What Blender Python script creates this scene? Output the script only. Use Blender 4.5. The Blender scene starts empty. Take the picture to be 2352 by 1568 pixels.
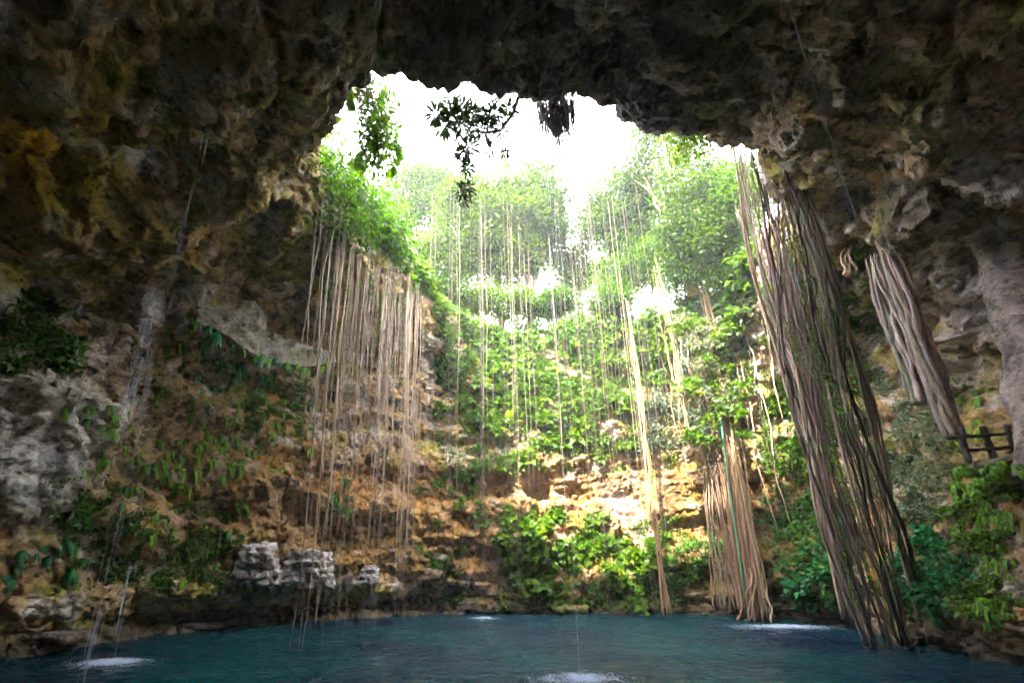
import bpy, math, random
import numpy as np
from mathutils import Vector, Matrix, Quaternion
from mathutils.bvhtree import BVHTree

R = math.radians
random.seed(7)
rng = np.random.default_rng(11)
sc = bpy.context.scene
col = sc.collection

# ------------------------------------------------------------------ camera
CAM = np.array([0.0, 0.0, 3.7])
TILT = R(17.4)
FPX, CX, CY, VW = 1045.0, 1075.0, 963.0, 2352.0       # in a 2352 x 1568 picture
cd = bpy.data.cameras.new('camera')
cd.sensor_width = 36.0
cd.lens = 36.0 * FPX / VW
cd.shift_x = (VW / 2 - CX) / VW
cd.shift_y = (CY - 784.0) / VW
cd.clip_start = 0.1
cd.clip_end = 2000
cam = bpy.data.objects.new('camera', cd)
cam.location = CAM
cam.rotation_euler = (math.pi / 2 + TILT, 0, 0)
col.objects.link(cam)
sc.camera = cam

# ------------------------------------------------------------------ sky, sun, exposure
SUN_EL, SUN_AZ = R(41), R(-150)        # azimuth from +Y, clockwise: behind the camera, a little left
sun_dir = Vector((math.sin(SUN_AZ) * math.cos(SUN_EL), math.cos(SUN_AZ) * math.cos(SUN_EL), math.sin(SUN_EL)))
w = bpy.data.worlds.new('World')
sc.world = w
w.use_nodes = True
wn, wl = w.node_tree.nodes, w.node_tree.links
bg = wn['Background']
sky = wn.new('ShaderNodeTexSky')
sky.sky_type = 'NISHITA'
sky.sun_disc = False
sky.sun_elevation = SUN_EL
sky.sun_rotation = SUN_AZ
sky.air_density = 1.0
sky.dust_density = 2.5
cmix = wn.new('ShaderNodeMixRGB')
cmix.inputs[2].default_value = (11.5, 11.7, 12.0, 1)     # thin bright cloud
cnoise = wn.new('ShaderNodeTexNoise')
cnoise.inputs['Scale'].default_value = 1.6
cnoise.inputs['Detail'].default_value = 5
cramp = wn.new('ShaderNodeMapRange')
cramp.inputs['From Min'].default_value = 0.35
cramp.inputs['From Max'].default_value = 0.6
cramp.inputs['To Min'].default_value = 0.55
cramp.inputs['To Max'].default_value = 0.95
wl.new(cnoise.outputs['Fac'], cramp.inputs['Value'])
wl.new(cramp.outputs['Result'], cmix.inputs[0])
wl.new(sky.outputs['Color'], cmix.inputs[1])
wl.new(cmix.outputs['Color'], bg.inputs['Color'])
bg.inputs['Strength'].default_value = 0.12

sl = bpy.data.lights.new('sun', 'SUN')
sl.energy = 2.0
sl.angle = R(0.6)
sl.color = (1.0, 0.94, 0.84)
so = bpy.data.objects.new('sun', sl)
so.rotation_euler = sun_dir.to_track_quat('Z', 'Y').to_euler()
so.location = sun_dir * 80
col.objects.link(so)

sc.view_settings.view_transform = 'Standard'
sc.view_settings.look = 'None'
sc.view_settings.gamma = 1.0
sc.view_settings.use_curve_mapping = False
sc.view_settings.exposure = 4.15
sc.render.engine = 'CYCLES'
cy = sc.cycles
cy.max_bounces = 7
cy.diffuse_bounces = 3
cy.glossy_bounces = 2
cy.transmission_bounces = 3
cy.transparent_max_bounces = 8
cy.volume_bounces = 1
cy.caustics_reflective = False
cy.caustics_refractive = False
cy.sample_clamp_indirect = 8.0
cy.use_adaptive_sampling = True
cy.adaptive_threshold = 0.015
cy.use_denoising = True
try:
    cy.denoiser = 'OPENIMAGEDENOISE'
    cy.denoising_input_passes = 'RGB_ALBEDO_NORMAL'
    cy.denoising_prefilter = 'FAST'
except Exception:
    pass

# ------------------------------------------------------------------ helpers
CT, ST = math.cos(TILT), math.sin(TILT)
def ray(px, py):
    """direction of the line of sight of a place in the 2352-wide picture"""
    x = (px - CX) / FPX
    u = (CY - py) / FPX
    return np.array([x, CT - u * ST, ST + u * CT])
def at_y(px, py, Y):
    d = ray(px, py)
    return CAM + d * (Y / d[1])
def at_z(px, py, z):
    d = ray(px, py)
    return CAM + d * ((z - CAM[2]) / d[2])
def project(P):
    P = np.asarray(P, float) - CAM
    c = P[..., 1] * CT + P[..., 2] * ST
    u = -P[..., 1] * ST + P[..., 2] * CT
    return CX + FPX * P[..., 0] / c, CY - FPX * u / c, c

_perm = np.random.default_rng(5).permutation(256).astype(np.int64)
_perm = np.concatenate([_perm, _perm, _perm])
_g = np.random.default_rng(6).normal(size=(256, 3))
_g /= np.linalg.norm(_g, axis=1)[:, None]
def pnoise(P):
    P = np.asarray(P, float)
    i = np.floor(P).astype(np.int64)
    f = P - i
    i &= 255
    u = f * f * f * (f * (f * 6 - 15) + 10)
    out = np.zeros(len(P))
    for dx in (0, 1):
        wx = u[:, 0] if dx else 1 - u[:, 0]
        a = _perm[i[:, 0] + dx]
        for dy in (0, 1):
            wy = u[:, 1] if dy else 1 - u[:, 1]
            b = _perm[a + i[:, 1] + dy]
            for dz in (0, 1):
                wz = u[:, 2] if dz else 1 - u[:, 2]
                g = _g[_perm[b + i[:, 2] + dz]]
                dot = g[:, 0] * (f[:, 0] - dx) + g[:, 1] * (f[:, 1] - dy) + g[:, 2] * (f[:, 2] - dz)
                out += wx * wy * wz * dot
    return out * 1.5
def fbm(P, octaves=4, gain=0.5):
    s, a, k = 0, 1.0, 1.0
    for o in range(octaves):
        s = s + a * pnoise(P * k + 17.3 * o)
        a *= gain
        k *= 2.03
    return s
def worley(P, seed=0):
    """distance to the nearest scattered point and to the second nearest"""
    i = np.floor(P).astype(np.int64)
    f1 = np.full(len(P), 9.0); f2 = np.full(len(P), 9.0)
    tab = np.random.default_rng(900 + seed).random((4096, 3))
    for dx in (-1, 0, 1):
        for dy in (-1, 0, 1):
            for dz in (-1, 0, 1):
                c = i + np.array([dx, dy, dz])
                h = (c[:, 0] * 73856093 ^ c[:, 1] * 19349663 ^ c[:, 2] * 83492791) & 4095
                d = c + tab[h] - P
                d = np.sqrt((d * d).sum(1))
                f2 = np.minimum(f2, np.maximum(f1, d)); f1 = np.minimum(f1, d)
    return f1, f2
def smooth(a, b, x):
    t = np.clip((x - a) / (b - a), 0, 1)
    return t * t * (3 - 2 * t)

def mesh_np(name, V, faces, uvless=True):
    """faces: (M,3) or (M,4) int array, or list of such arrays"""
    if not isinstance(faces, (list, tuple)):
        faces = [faces]
    faces = [np.asarray(f, np.int32) for f in faces if len(f)]
    me = bpy.data.meshes.new(name)
    V = np.asarray(V, np.float32)
    me.vertices.add(len(V))
    me.vertices.foreach_set('co', V.ravel())
    loops = np.concatenate([f.ravel() for f in faces])
    tot = np.concatenate([np.full(len(f), f.shape[1], np.int32) for f in faces])
    start = np.concatenate([[0], np.cumsum(tot)[:-1]]).astype(np.int32)
    me.loops.add(len(loops))
    me.loops.foreach_set('vertex_index', loops)
    me.polygons.add(len(tot))
    me.polygons.foreach_set('loop_start', start)
    me.update(calc_edges=True)
    me.validate()
    return me
def smooth_me(me):
    me.polygons.foreach_set('use_smooth', np.ones(len(me.polygons), bool))
    return me
def set_col(me, C, name='Col'):
    C = np.asarray(C, np.float32)
    if C.shape[1] == 3:
        C = np.concatenate([C, np.ones((len(C), 1), np.float32)], 1)
    a = me.color_attributes.new(name, 'FLOAT_COLOR', 'POINT')
    a.data.foreach_set('color', C.ravel())
def obj(name, me, mat=None, parent=None, loc=None):
    o = bpy.data.objects.new(name, me)
    if mat is not None and me is not None and len(me.materials) == 0:
        for m in (mat if isinstance(mat, (list, tuple)) else [mat]):
            me.materials.append(m)
    if parent is not None:
        o.parent = parent
    if loc is not None:
        o.location = loc
    col.objects.link(o)
    return o
def empty(name, loc=(0, 0, 0)):
    o = bpy.data.objects.new(name, None)
    o.empty_display_size = 0.3
    o.location = loc
    col.objects.link(o)
    return o
def tag(o, label=None, cat=None, group=None, kind=None):
    if label: o['label'] = label
    if cat: o['category'] = cat
    if group: o['group'] = group
    if kind: o['kind'] = kind
    return o

class MB:
    """collects triangles and quads for one mesh"""
    def __init__(self):
        self.V, self.F3, self.F4, self.C, self.n = [], [], [], [], 0
        self.m3, self.m4 = [], []
    def add(self, V, F, c=None, mi=0):
        V = np.asarray(V, float)
        F = np.asarray(F, int) + self.n
        self.V.append(V)
        if F.shape[1] == 3:
            self.F3.append(F); self.m3.append(np.full(len(F), mi))
        else:
            self.F4.append(F); self.m4.append(np.full(len(F), mi))
        if c is None: c = (1, 1, 1)
        c = np.asarray(c, float)
        self.C.append(np.tile(c, (len(V), 1)) if c.ndim == 1 else c)
        self.n += len(V)
    def mesh(self, name, sm=False, mats=None):
        fs = []
        mi = []
        if self.F3: fs.append(np.concatenate(self.F3)); mi.append(np.concatenate(self.m3))
        if self.F4: fs.append(np.concatenate(self.F4)); mi.append(np.concatenate(self.m4))
        me = mesh_np(name, np.concatenate(self.V), fs)
        set_col(me, np.concatenate(self.C))
        if mats:
            for m in mats: me.materials.append(m)
            mi = np.concatenate(mi).astype(np.int32)
            if len(mi) == len(me.polygons): me.polygons.foreach_set('material_index', mi)
        if sm: smooth_me(me)
        return me

def tube(mb, P, rad, sides=6, c=None, mi=0, cap=True):
    P = np.asarray(P, float)
    n = len(P)
    rad = np.broadcast_to(np.asarray(rad, float), (n,))
    T = np.gradient(P, axis=0)
    T /= np.linalg.norm(T, axis=1)[:, None] + 1e-9
    ref = np.array([0.0, 1.0, 0.0]) if abs(T[0][1]) < 0.8 else np.array([1.0, 0, 0])
    U = np.cross(T, ref); U /= np.linalg.norm(U, axis=1)[:, None] + 1e-9
    W = np.cross(T, U)
    a = np.linspace(0, 2 * math.pi, sides, endpoint=False)
    ring = P[:, None, :] + rad[:, None, None] * (np.cos(a)[None, :, None] * U[:, None, :] + np.sin(a)[None, :, None] * W[:, None, :])
    V = ring.reshape(-1, 3)
    i = np.arange(n - 1)[:, None] * sides
    j = np.arange(sides)[None, :]
    k = (j + 1) % sides
    F = np.stack([i + j, i + k, i + sides + k, i + sides + j], -1).reshape(-1, 4)
    if c is not None and np.asarray(c).ndim == 2:
        c = np.repeat(np.asarray(c), sides, axis=0)
    mb.add(V, F, c, mi)
    if cap:
        for e, flip in ((0, True), (n - 1, False)):
            base = e * sides
            tri = np.array([[0, q, q + 1] for q in range(1, sides - 1)]) + base
            if flip: tri = tri[:, ::-1]
            tri = tri - 0
            mb.F3.append(tri + (mb.n - len(V))); mb.m3.append(np.full(len(tri), mi))
def box(mb, lo, hi, c=None, mi=0):
    x0, y0, z0 = lo; x1, y1, z1 = hi
    V = [(x0, y0, z0), (x1, y0, z0), (x1, y1, z0), (x0, y1, z0), (x0, y0, z1), (x1, y0, z1), (x1, y1, z1), (x0, y1, z1)]
    F = [(3, 2, 1, 0), (4, 5, 6, 7), (0, 1, 5, 4), (1, 2, 6, 5), (2, 3, 7, 6), (3, 0, 4, 7)]
    mb.add(V, F, c, mi)

def leaves(mb, P, D, N, L, Wd, c, mi=0, fold=0.18, droop=0.25):
    """many leaves at once. P base points, D along, N face normals, L length, Wd width, c colour"""
    n = len(P)
    D = D / (np.linalg.norm(D, axis=1)[:, None] + 1e-9)
    S = np.cross(D, N); S /= np.linalg.norm(S, axis=1)[:, None] + 1e-9
    N = np.cross(S, D)
    L = np.broadcast_to(L, (n,))[:, None]; Wd = np.broadcast_to(Wd, (n,))[:, None]
    b = P
    m = P + D * L * 0.45 + N * L * 0.06
    l = m - S * Wd * 0.5 + N * Wd * fold
    r = m + S * Wd * 0.5 + N * Wd * fold
    t = P + D * L - N * L * droop
    V = np.stack([b, l, t, r, m], 1).reshape(-1, 3)
    k = np.arange(n)[:, None] * 5
    F = np.concatenate([k + np.array([[0, 4, 1]]), k + np.array([[1, 4, 2]]), k + np.array([[0, 3, 4]]), k + np.array([[3, 2, 4]])])
    C = np.repeat(np.broadcast_to(c, (n, 3)), 5, axis=0)
    mb.add(V, F, C, mi)
def rdir(n, r=rng):
    v = r.normal(size=(n, 3))
    return v / np.linalg.norm(v, axis=1)[:, None]

# ------------------------------------------------------------------ materials
def new_mat(name):
    m = bpy.data.materials.new(name)
    m.use_nodes = True
    nt = m.node_tree
    return m, nt, nt.nodes['Principled BSDF']
def mixc(nt, a, b, fac, mode='MIX'):
    n = nt.nodes.new('ShaderNodeMixRGB')
    n.blend_type = mode
    for s, i in ((fac, 0), (a, 1), (b, 2)):
        if hasattr(s, 'is_output'): nt.links.new(s, n.inputs[i])
        elif isinstance(s, (int, float)): n.inputs[i].default_value = s
        else: n.inputs[i].default_value = (*s, 1)
    return n.outputs[0]
def noise_node(nt, scale, detail=6, rough=0.6, coord=None, stretch=None):
    tc = nt.nodes.new('ShaderNodeTexCoord')
    src = tc.outputs['Object']
    if stretch:
        mp = nt.nodes.new('ShaderNodeMapping')
        mp.inputs['Scale'].default_value = stretch
        nt.links.new(src, mp.inputs['Vector']); src = mp.outputs['Vector']
    n = nt.nodes.new('ShaderNodeTexNoise')
    n.inputs['Scale'].default_value = scale
    n.inputs['Detail'].default_value = detail
    n.inputs['Roughness'].default_value = rough
    nt.links.new(src, n.inputs['Vector'])
    return n.outputs['Fac']
def remap(nt, v, a, b, c=0.0, d=1.0):
    n = nt.nodes.new('ShaderNodeMapRange')
    n.inputs['From Min'].default_value = a; n.inputs['From Max'].default_value = b
    n.inputs['To Min'].default_value = c; n.inputs['To Max'].default_value = d
    nt.links.new(v, n.inputs['Value'])
    return n.outputs['Result']
def bump(nt, h, bsdf, strength=0.5, dist=0.05, prev=None):
    n = nt.nodes.new('ShaderNodeBump')
    n.inputs['Strength'].default_value = strength
    n.inputs['Distance'].default_value = dist
    nt.links.new(h, n.inputs['Height'])
    if prev is not None: nt.links.new(prev, n.inputs['Normal'])
    nt.links.new(n.outputs['Normal'], bsdf.inputs['Normal'])
    return n.outputs['Normal']
def attr(nt, name='Col'):
    n = nt.nodes.new('ShaderNodeAttribute')
    n.attribute_name = name
    return n.outputs['Color']

def rock_material(name, tint=(1, 1, 1), bumpd=0.12):
    m, nt, b = new_mat(name)
    c = mixc(nt, attr(nt), tint, 1.0, 'MULTIPLY')
    n1 = noise_node(nt, 1.7, 10, 0.72)
    n2 = noise_node(nt, 6.0, 8, 0.75)
    n3 = noise_node(nt, 3.6, 10, 0.78, stretch=(1, 1, 1.7))
    c = mixc(nt, c, mixc(nt, c, (0.40, 0.36, 0.32), 1.0, 'MULTIPLY'), remap(nt, n1, 0.49, 0.62))
    c = mixc(nt, c, mixc(nt, c, (1.75, 1.65, 1.55), 1.0, 'MULTIPLY'), remap(nt, n2, 0.5, 0.66))
    c = mixc(nt, c, mixc(nt, c, (0.22, 0.19, 0.17), 1.0, 'MULTIPLY'), remap(nt, n3, 0.545, 0.62))
    nt.links.new(c, b.inputs['Base Color'])
    b.inputs['Roughness'].default_value = 0.8
    b.inputs['Specular IOR Level'].default_value = 0.3
    p = bump(nt, n1, b, 0.8, bumpd * 2.5)
    p = bump(nt, n3, b, 0.8, bumpd * 1.5, p)
    bump(nt, n2, b, 0.7, bumpd, p)
    return m
M = {}
M['rock'] = rock_material('cave_rock')

def plain(name, c, rough=0.8, spec=0.3, var=0.5, scale=6.0, stretch=None, bd=0.03, useattr=False):
    m, nt, b = new_mat(name)
    n = noise_node(nt, scale, 5, 0.65, stretch=stretch)
    base = mixc(nt, attr(nt), c, 1.0, 'MULTIPLY') if useattr else c
    oi = nt.nodes.new('ShaderNodeObjectInfo')
    lo = mixc(nt, base, (1 - var,) * 3, 1.0, 'MULTIPLY')
    hi = mixc(nt, base, (1 + var * 0.7,) * 3, 1.0, 'MULTIPLY')
    cc = mixc(nt, lo, hi, remap(nt, n, 0.3, 0.7))
    cc = mixc(nt, mixc(nt, cc, (0.72, 0.7, 0.68), 1.0, 'MULTIPLY'), cc, oi.outputs['Random'])
    nt.links.new(cc, b.inputs['Base Color'])
    b.inputs['Roughness'].default_value = rough
    b.inputs['Specular IOR Level'].default_value = spec
    bump(nt, n, b, 0.6, bd)
    return m
M['root'] = plain('root_bark', (0.42, 0.34, 0.28), scale=5, var=.65, rough=.9, spec=.15, stretch=(6, 6, 1.6), useattr=True)
M['bark'] = plain('tree_bark', (0.30, 0.24, 0.18), scale=4, stretch=(3, 3, 0.8), useattr=True)
M['plaster'] = plain('cement_plaster', (0.40, 0.35, 0.29), scale=1.6, var=0.75, bd=0.06)
M['pillar'] = plain('pink_limestone', (0.46, 0.36, 0.34), scale=3.0, var=0.35, bd=0.08, useattr=True)
M['wood'] = plain('weathered_wood', (0.10, 0.085, 0.085), scale=5, stretch=(1, 1, 6), var=0.5)
M['slab'] = plain('mossy_stone', (0.20, 0.22, 0.12), scale=3, var=0.6)
M['white'] = plain('white_paint', (0.75, 0.75, 0.72), var=0.1)
M['rope'] = plain('green_rope', (0.10, 0.34, 0.20), var=0.2)

def leaf_material(name, c, trans=0.45, rough=0.45):
    m = bpy.data.materials.new(name)
    m.use_nodes = True
    nt = m.node_tree
    b = nt.nodes['Principled BSDF']
    oi = nt.nodes.new('ShaderNodeObjectInfo')
    cc = mixc(nt, attr(nt), c, 1.0, 'MULTIPLY')
    cc = mixc(nt, mixc(nt, cc, (0.7, 0.8, 0.95), 1.0, 'MULTIPLY'), mixc(nt, cc, (1.25, 1.1, 0.8), 1.0, 'MULTIPLY'), oi.outputs['Random'])
    nt.links.new(cc, b.inputs['Base Color'])
    b.inputs['Roughness'].default_value = rough
    b.inputs['Specular IOR Level'].default_value = 0.35
    t = nt.nodes.new('ShaderNodeBsdfTranslucent')
    tc = mixc(nt, cc, (1.5, 1.5, 0.6), 1.0, 'MULTIPLY')
    nt.links.new(tc, t.inputs['Color'])
    mx = nt.nodes.new('ShaderNodeMixShader')
    mx.inputs[0].default_value = trans
    nt.links.new(b.outputs[0], mx.inputs[1]); nt.links.new(t.outputs[0], mx.inputs[2])
    nt.links.new(mx.outputs[0], nt.nodes['Material Output'].inputs['Surface'])
    return m
M['leaf'] = leaf_material('broad_leaf', (0.068, 0.150, 0.004))
M['leaf_dark'] = leaf_material('dark_leaf', (0.05, 0.15, 0.02))
M['leaf_grey'] = leaf_material('dusty_leaf', (0.12, 0.16, 0.09), 0.3)
M['fern'] = leaf_material('fern_leaf', (0.11, 0.27, 0.012))
M['tree_leaf'] = leaf_material('tree_leaf', (0.050, 0.098, 0.003))  # darkened colour stands in for shade within the rim trees' crowns
M['leaf_back'] = leaf_material('shaded_branch_leaf', (0.03, 0.07, 0.03), 0.08)  # backlit darkness of the hanging branch put into its leaf colour
M['emerald'] = leaf_material('emerald_leaf', (0.02, 0.19, 0.07))

# ------------------------------------------------------------------ the cave (walls, vault and lip of the opening)
PC = np.array([2.0, 24.0])
KEYS = {  # bearing from the pool's axis (0 = far side, clockwise): profile of (radius, height) from the pool bed to the lip
    -180: [(31, -4), (30, -.3), (30, 1.2), (30, 3), (30, 6), (29, 9), (27, 12), (23, 16), (18, 18.5), (13, 21), (9.7, 22.5), (10, 25.5), (13, 26)],
    -150: [(29, -4), (28, -.3), (28, 1.2), (28, 3), (28, 6), (27.5, 9), (26, 12), (23, 15.5), (19, 17.5), (15.5, 20), (12.3, 22.3), (12.6, 25.5), (15.5, 26)],
    -120: [(25.5, -4), (25, -.3), (25.6, 1.2), (25, 3), (25, 6), (25, 9), (25.3, 12), (25, 14.5), (20, 16.5), (15.5, 19), (11.5, 21.8), (11.9, 25), (15, 25.8)],
    -90: [(19.5, -4), (19, -.3), (20.2, 1.2), (18.7, 2.6), (19.2, 6), (20, 10), (21, 13), (22, 15.5), (17, 18), (12, 20), (8.2, 21.2), (8.6, 24.8), (12, 25.5)],
    -60: [(15.5, -4), (15.5, -.3), (17.2, 1.0), (14.2, 2.4), (14.5, 6), (15.4, 10), (16.5, 14), (17.5, 17), (14.5, 19.5), (10.5, 20.8), (7.3, 21.5), (7.5, 24.5), (11, 25.5)],
    -30: [(14, -4), (14, -.3), (15, 1.0), (12.8, 2.4), (13, 6), (13.3, 10), (13.8, 14), (14, 16.5), (12.8, 18.7), (11, 20.2), (9.5, 21.3), (9.6, 24.2), (12.5, 25.4)],
    0: [(13, -4), (12.5, -.3), (13, 1.0), (12.7, 2.4), (12.6, 6), (13.3, 9.5), (13.2, 13), (13.7, 16), (13.5, 18.5), (14, 21), (14.6, 23), (15.2, 25), (18, 26)],
    30: [(15, -4), (14.8, -.3), (14.8, 1.0), (15, 2.4), (15.5, 6), (16, 9.5), (16.2, 13), (16.3, 16), (16.2, 18.5), (16.3, 21), (16.6, 23), (17.2, 25), (20, 26)],
    60: [(22, -4), (22, -.3), (22, 1.0), (21.5, 2.4), (21.5, 6), (21.5, 9.5), (21.5, 13), (21.5, 16), (21.3, 18.5), (21, 21), (20.8, 23), (21, 25.3), (24, 26)],
    90: [(20, -4), (19.5, -.3), (19.5, 1.0), (19.8, 2.6), (21.2, 6), (22.5, 9.5), (24, 13), (24.5, 16), (22.5, 18), (20, 19.5), (17.5, 21.5), (17.8, 25), (21, 26)],
    120: [(20.5, -4), (20, -.3), (20, 1.0), (20.2, 3), (21.2, 6), (24.6, 7.4), (25.2, 11), (25.5, 14), (22, 16), (18, 19), (13.8, 21.8), (14.2, 25), (17, 26)],
    150: [(27, -4), (26, -.3), (26, 1.0), (26, 3), (26, 6), (26, 9), (25.5, 12), (24, 15), (19, 18), (14.5, 20.5), (10.7, 22.2), (11, 25.5), (14, 26)],
}
NPHI, NT = 1240, 390
prof = np.array([KEYS[k] for k in range(-180, 180, 30)], float)          # 12 x 13 x 2
def catmull(A, x, periodic):
    i = np.floor(x).astype(int)
    f = (x - i)
    n = A.shape[0]
    def g(j):
        return A[j % n] if periodic else A[np.clip(j, 0, n - 1)]
    p0, p1, p2, p3 = g(i - 1), g(i), g(i + 1), g(i + 2)
    f = f.reshape((-1,) + (1,) * (A.ndim - 1))
    return 0.5 * (2 * p1 + (p2 - p0) * f + (2 * p0 - 5 * p1 + 4 * p2 - p3) * f ** 2 + (3 * p1 - p0 - 3 * p2 + p3) * f ** 3)
# finer where the picture looks, coarser behind the camera
dens = np.interp(np.linspace(-180, 180, 721), [-180, -150, -120, -100, 100, 125, 150, 180], [.6, .7, .9, 1.05, 1.05, .9, .7, .6])
cum = np.concatenate([[0], np.cumsum((dens[1:] + dens[:-1]) / 2)])
phis = np.interp(np.linspace(0, cum[-1], NPHI, endpoint=False), cum, np.linspace(-180, 180, 721))
A = catmull(prof, (phis + 180) / 30.0, True)                              # NPHI x 13 x 2
tk = np.linspace(0, 1, NT) ** 0.92 * 11.999
B = catmull(A.transpose(1, 0, 2), tk, False).transpose(1, 0, 2)           # NPHI x NT x 2
ph = np.radians(phis)[:, None]
X = PC[0] + B[..., 0] * np.sin(ph)
Y = PC[1] + B[..., 0] * np.cos(ph)
Z = B[..., 1]
G = np.stack([X, Y, Z], -1)                                               # the bare surface
def grid_normals(G):
    du = np.roll(G, -1, 0) - np.roll(G, 1, 0)
    dv = np.empty_like(G)
    dv[:, 1:-1] = G[:, 2:] - G[:, :-2]
    dv[:, 0] = G[:, 1] - G[:, 0]; dv[:, -1] = G[:, -1] - G[:, -2]
    n = np.cross(dv, du)
    return n / (np.linalg.norm(n, axis=-1)[..., None] + 1e-9)
def grid_faces(a, b, wrap=True):
    i = np.arange(a if wrap else a - 1)[:, None]
    j = np.arange(b - 1)[None, :]
    i2 = (i + 1) % a
    return np.stack([i * b + j, i * b + j + 1, i2 * b + j + 1, i2 * b + j], -1).reshape(-1, 4)
def make_bvh(G, su, sv):
    H = G[::su, ::sv]
    F = grid_faces(H.shape[0], H.shape[1])
    return BVHTree.FromPolygons([tuple(v) for v in H.reshape(-1, 3)], [tuple(f) for f in F.tolist()])
N0 = grid_normals(G)
inward = np.sign(((np.array([PC[0], PC[1], 12.0]) - G) * N0).sum(-1).mean())
N0 *= inward                                                              # normals point into the cave
bvh0 = make_bvh(G, 6, 5)
def cast(bvh, px, py):
    d = Vector(ray(px, py)).normalized()
    h = bvh.ray_cast(Vector(CAM), d)
    return h[0], h[1], h[3]
Pf = G.reshape(-1, 3)
Nf = N0.reshape(-1, 3)
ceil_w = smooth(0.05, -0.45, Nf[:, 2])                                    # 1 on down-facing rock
zz = Pf[:, 2]
far_w = smooth(-6, 8, (Pf[:, 1] - PC[1])) 
topfade = 1 - smooth(10.8, 11.6, np.tile(tk, NPHI))
big = fbm(Pf / 8.0, 3)
mid = fbm(Pf / 2.9 + 40, 3)
# pockets and scallops eaten into the vault, with sharper edges between them
wp = Pf + 0.9 * np.stack([pnoise(Pf / 2.5 + 1), pnoise(Pf / 2.5 + 2.7), pnoise(Pf / 2.5 + 5.1)], 1)
wa, wa2 = worley(wp / np.array([4.6, 4.6, 3.2]), 1)
wb, wb2 = worley(wp / np.array([1.7, 1.7, 1.2]), 2)
lumps = 0.7 * (0.62 - wa) + 0.22 * (0.6 - wb)                            # bulging masses with creases between
crev = -0.30 * smooth(.10, .0, wa2 - wa) - 0.10 * smooth(.08, .0, wb2 - wb)
# horizontal beds on the walls, each standing out or eaten back
hz = zz + 0.9 * pnoise(Pf / 7.0 + 70) + 0.25 * pnoise(Pf / 2.0 + 20)
lay = pnoise(np.stack([Pf[:, 0] / 9, Pf[:, 1] / 9, hz / 1.7], 1) + 31)
lay2 = pnoise(np.stack([Pf[:, 0] / 3.5, Pf[:, 1] / 3.5, hz / 0.55], 1) + 77)
patchy = smooth(-0.25, 0.35, pnoise(Pf / np.array([5, 5, 3]) + 61))
strata = np.tanh(lay * 4.0) * 0.5 + np.tanh(lay2 * 3.0) * 0.2 * patchy
wall_w = (1 - ceil_w) * smooth(22, 18, zz)
disp = 0.85 * big + 0.36 * mid + (lumps + crev) * (0.55 + 0.55 * ceil_w) + strata * wall_w * (0.35 + 0.65 * far_w)
disp *= (0.35 + 0.65 * topfade)
# shaped features: place in the picture, reach in metres, push into (+) or out of (-) the cave
SCULPT = [
    (300, 400, 2.6, -1.6), (420, 440, 1.8, -1.2), (230, 350, 1.2, -.9),      # the long pocket in the left vault
    (150, 470, 1.2, .8), (350, 330, 1.4, .9), (560, 470, 2.0, .6),
    (60, 420, 1.3, -1.2), (90, 540, 1.4, .6), (620, 500, 1.1, -.9), (640, 480, .6, -.8),
    (440, 215, 0.8, .9), (150, 900, 3.2, 1.6), (250, 820, 2.0, 1.1), (60, 1060, 2.6, 1.5), (330, 700, 1.1, .9),
    (100, 640, 2.2, -1.3), (250, 670, 1.2, -1.1), (660, 740, 1.8, -1.6), (540, 560, 2.0, -.9),
    (560, 1150, 1.3, 1.2), (330, 1200, 1.8, 1.0), (680, 1180, 1.2, -1.3), (640, 1130, 0.9, -1.0), (860, 1090, 1.6, -.8),
    (720, 1090, 1.2, -.9), (1000, 1240, 2.2, .9), (900, 1180, 1.8, .8), (1230, 1120, 1.4, -1.7), (1150, 1110, 1.1, -1.2), (1330, 1130, 1.0, -1.1),
    (1250, 1040, 1.7, .9), (1400, 1000, 1.2, .7), (1380, 1200, 1.8, 1.2), (1470, 1230, 1.4, 1.1), (1430, 1110, .9, .8),
    (900, 1310, 1.4, -.9), (780, 1240, 1.4, -1.0), (1010, 1300, 1.0, -.7),
    (2120, 490, 1.7, 1.5), (2200, 330, 1.5, .8), (2060, 430, 1.0, .6), (1930, 460, 2.0, -1.2), (1850, 270, 0.9, .5), (2240, 620, 1.3, -.9), (2230, 850, 1.6, -1.4), (2190, 760, 1.0, .8),
    (2160, 180, 1.0, .7), (2060, 100, 1.0, -.7), (2300, 300, 1.2, -.7), (1650, 170, 1.4, .4), (1400, 120, 1.2, -.4), (1100, 110, 1.1, .4),
    (700, 250, 1.5, .5), (900, 100, 1.4, -.5), (520, 130, 1.2, .5), (280, 130, 1.4, -.6), (120, 230, 1.3, .5),
]
warp = 0.35 * pnoise(Pf / 1.6 + 12) + 0.18 * pnoise(Pf / 0.7 + 2)
for (px, py, rad, amp) in SCULPT:
    loc, nrm, dist = cast(bvh0, px, py)
    if loc is None: continue
    d = np.linalg.norm(Pf - np.array(loc), axis=1) / rad + warp
    disp += amp * smooth(1.25, 0.55, d)
P1 = Pf + Nf * disp[:, None]
N1 = (grid_normals(P1.reshape(NPHI, NT, 3)) * inward).reshape(-1, 3)
ridge = 1 - np.abs(fbm(P1 / np.array([1.5, 1.5, .9]) + 33, 3, .6)) * 1.6
fine = 0.20 * fbm(P1 / 0.9 + 8, 4, 0.62) + 0.07 * np.tanh(3 * pnoise(P1 / 0.36 + 50)) - 0.22 * smooth(.75, 1.0, ridge) - 0.16 * smooth(.25, .6, pnoise(P1 / .7 + 64)) 
P2 = P1 + N1 * (fine * (0.3 + 0.7 * topfade))[:, None]
G2 = P2.reshape(NPHI, NT, 3)
N2 = (grid_normals(G2) * inward).reshape(-1, 3)

bvh = make_bvh(G2, 2, 2)
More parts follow.
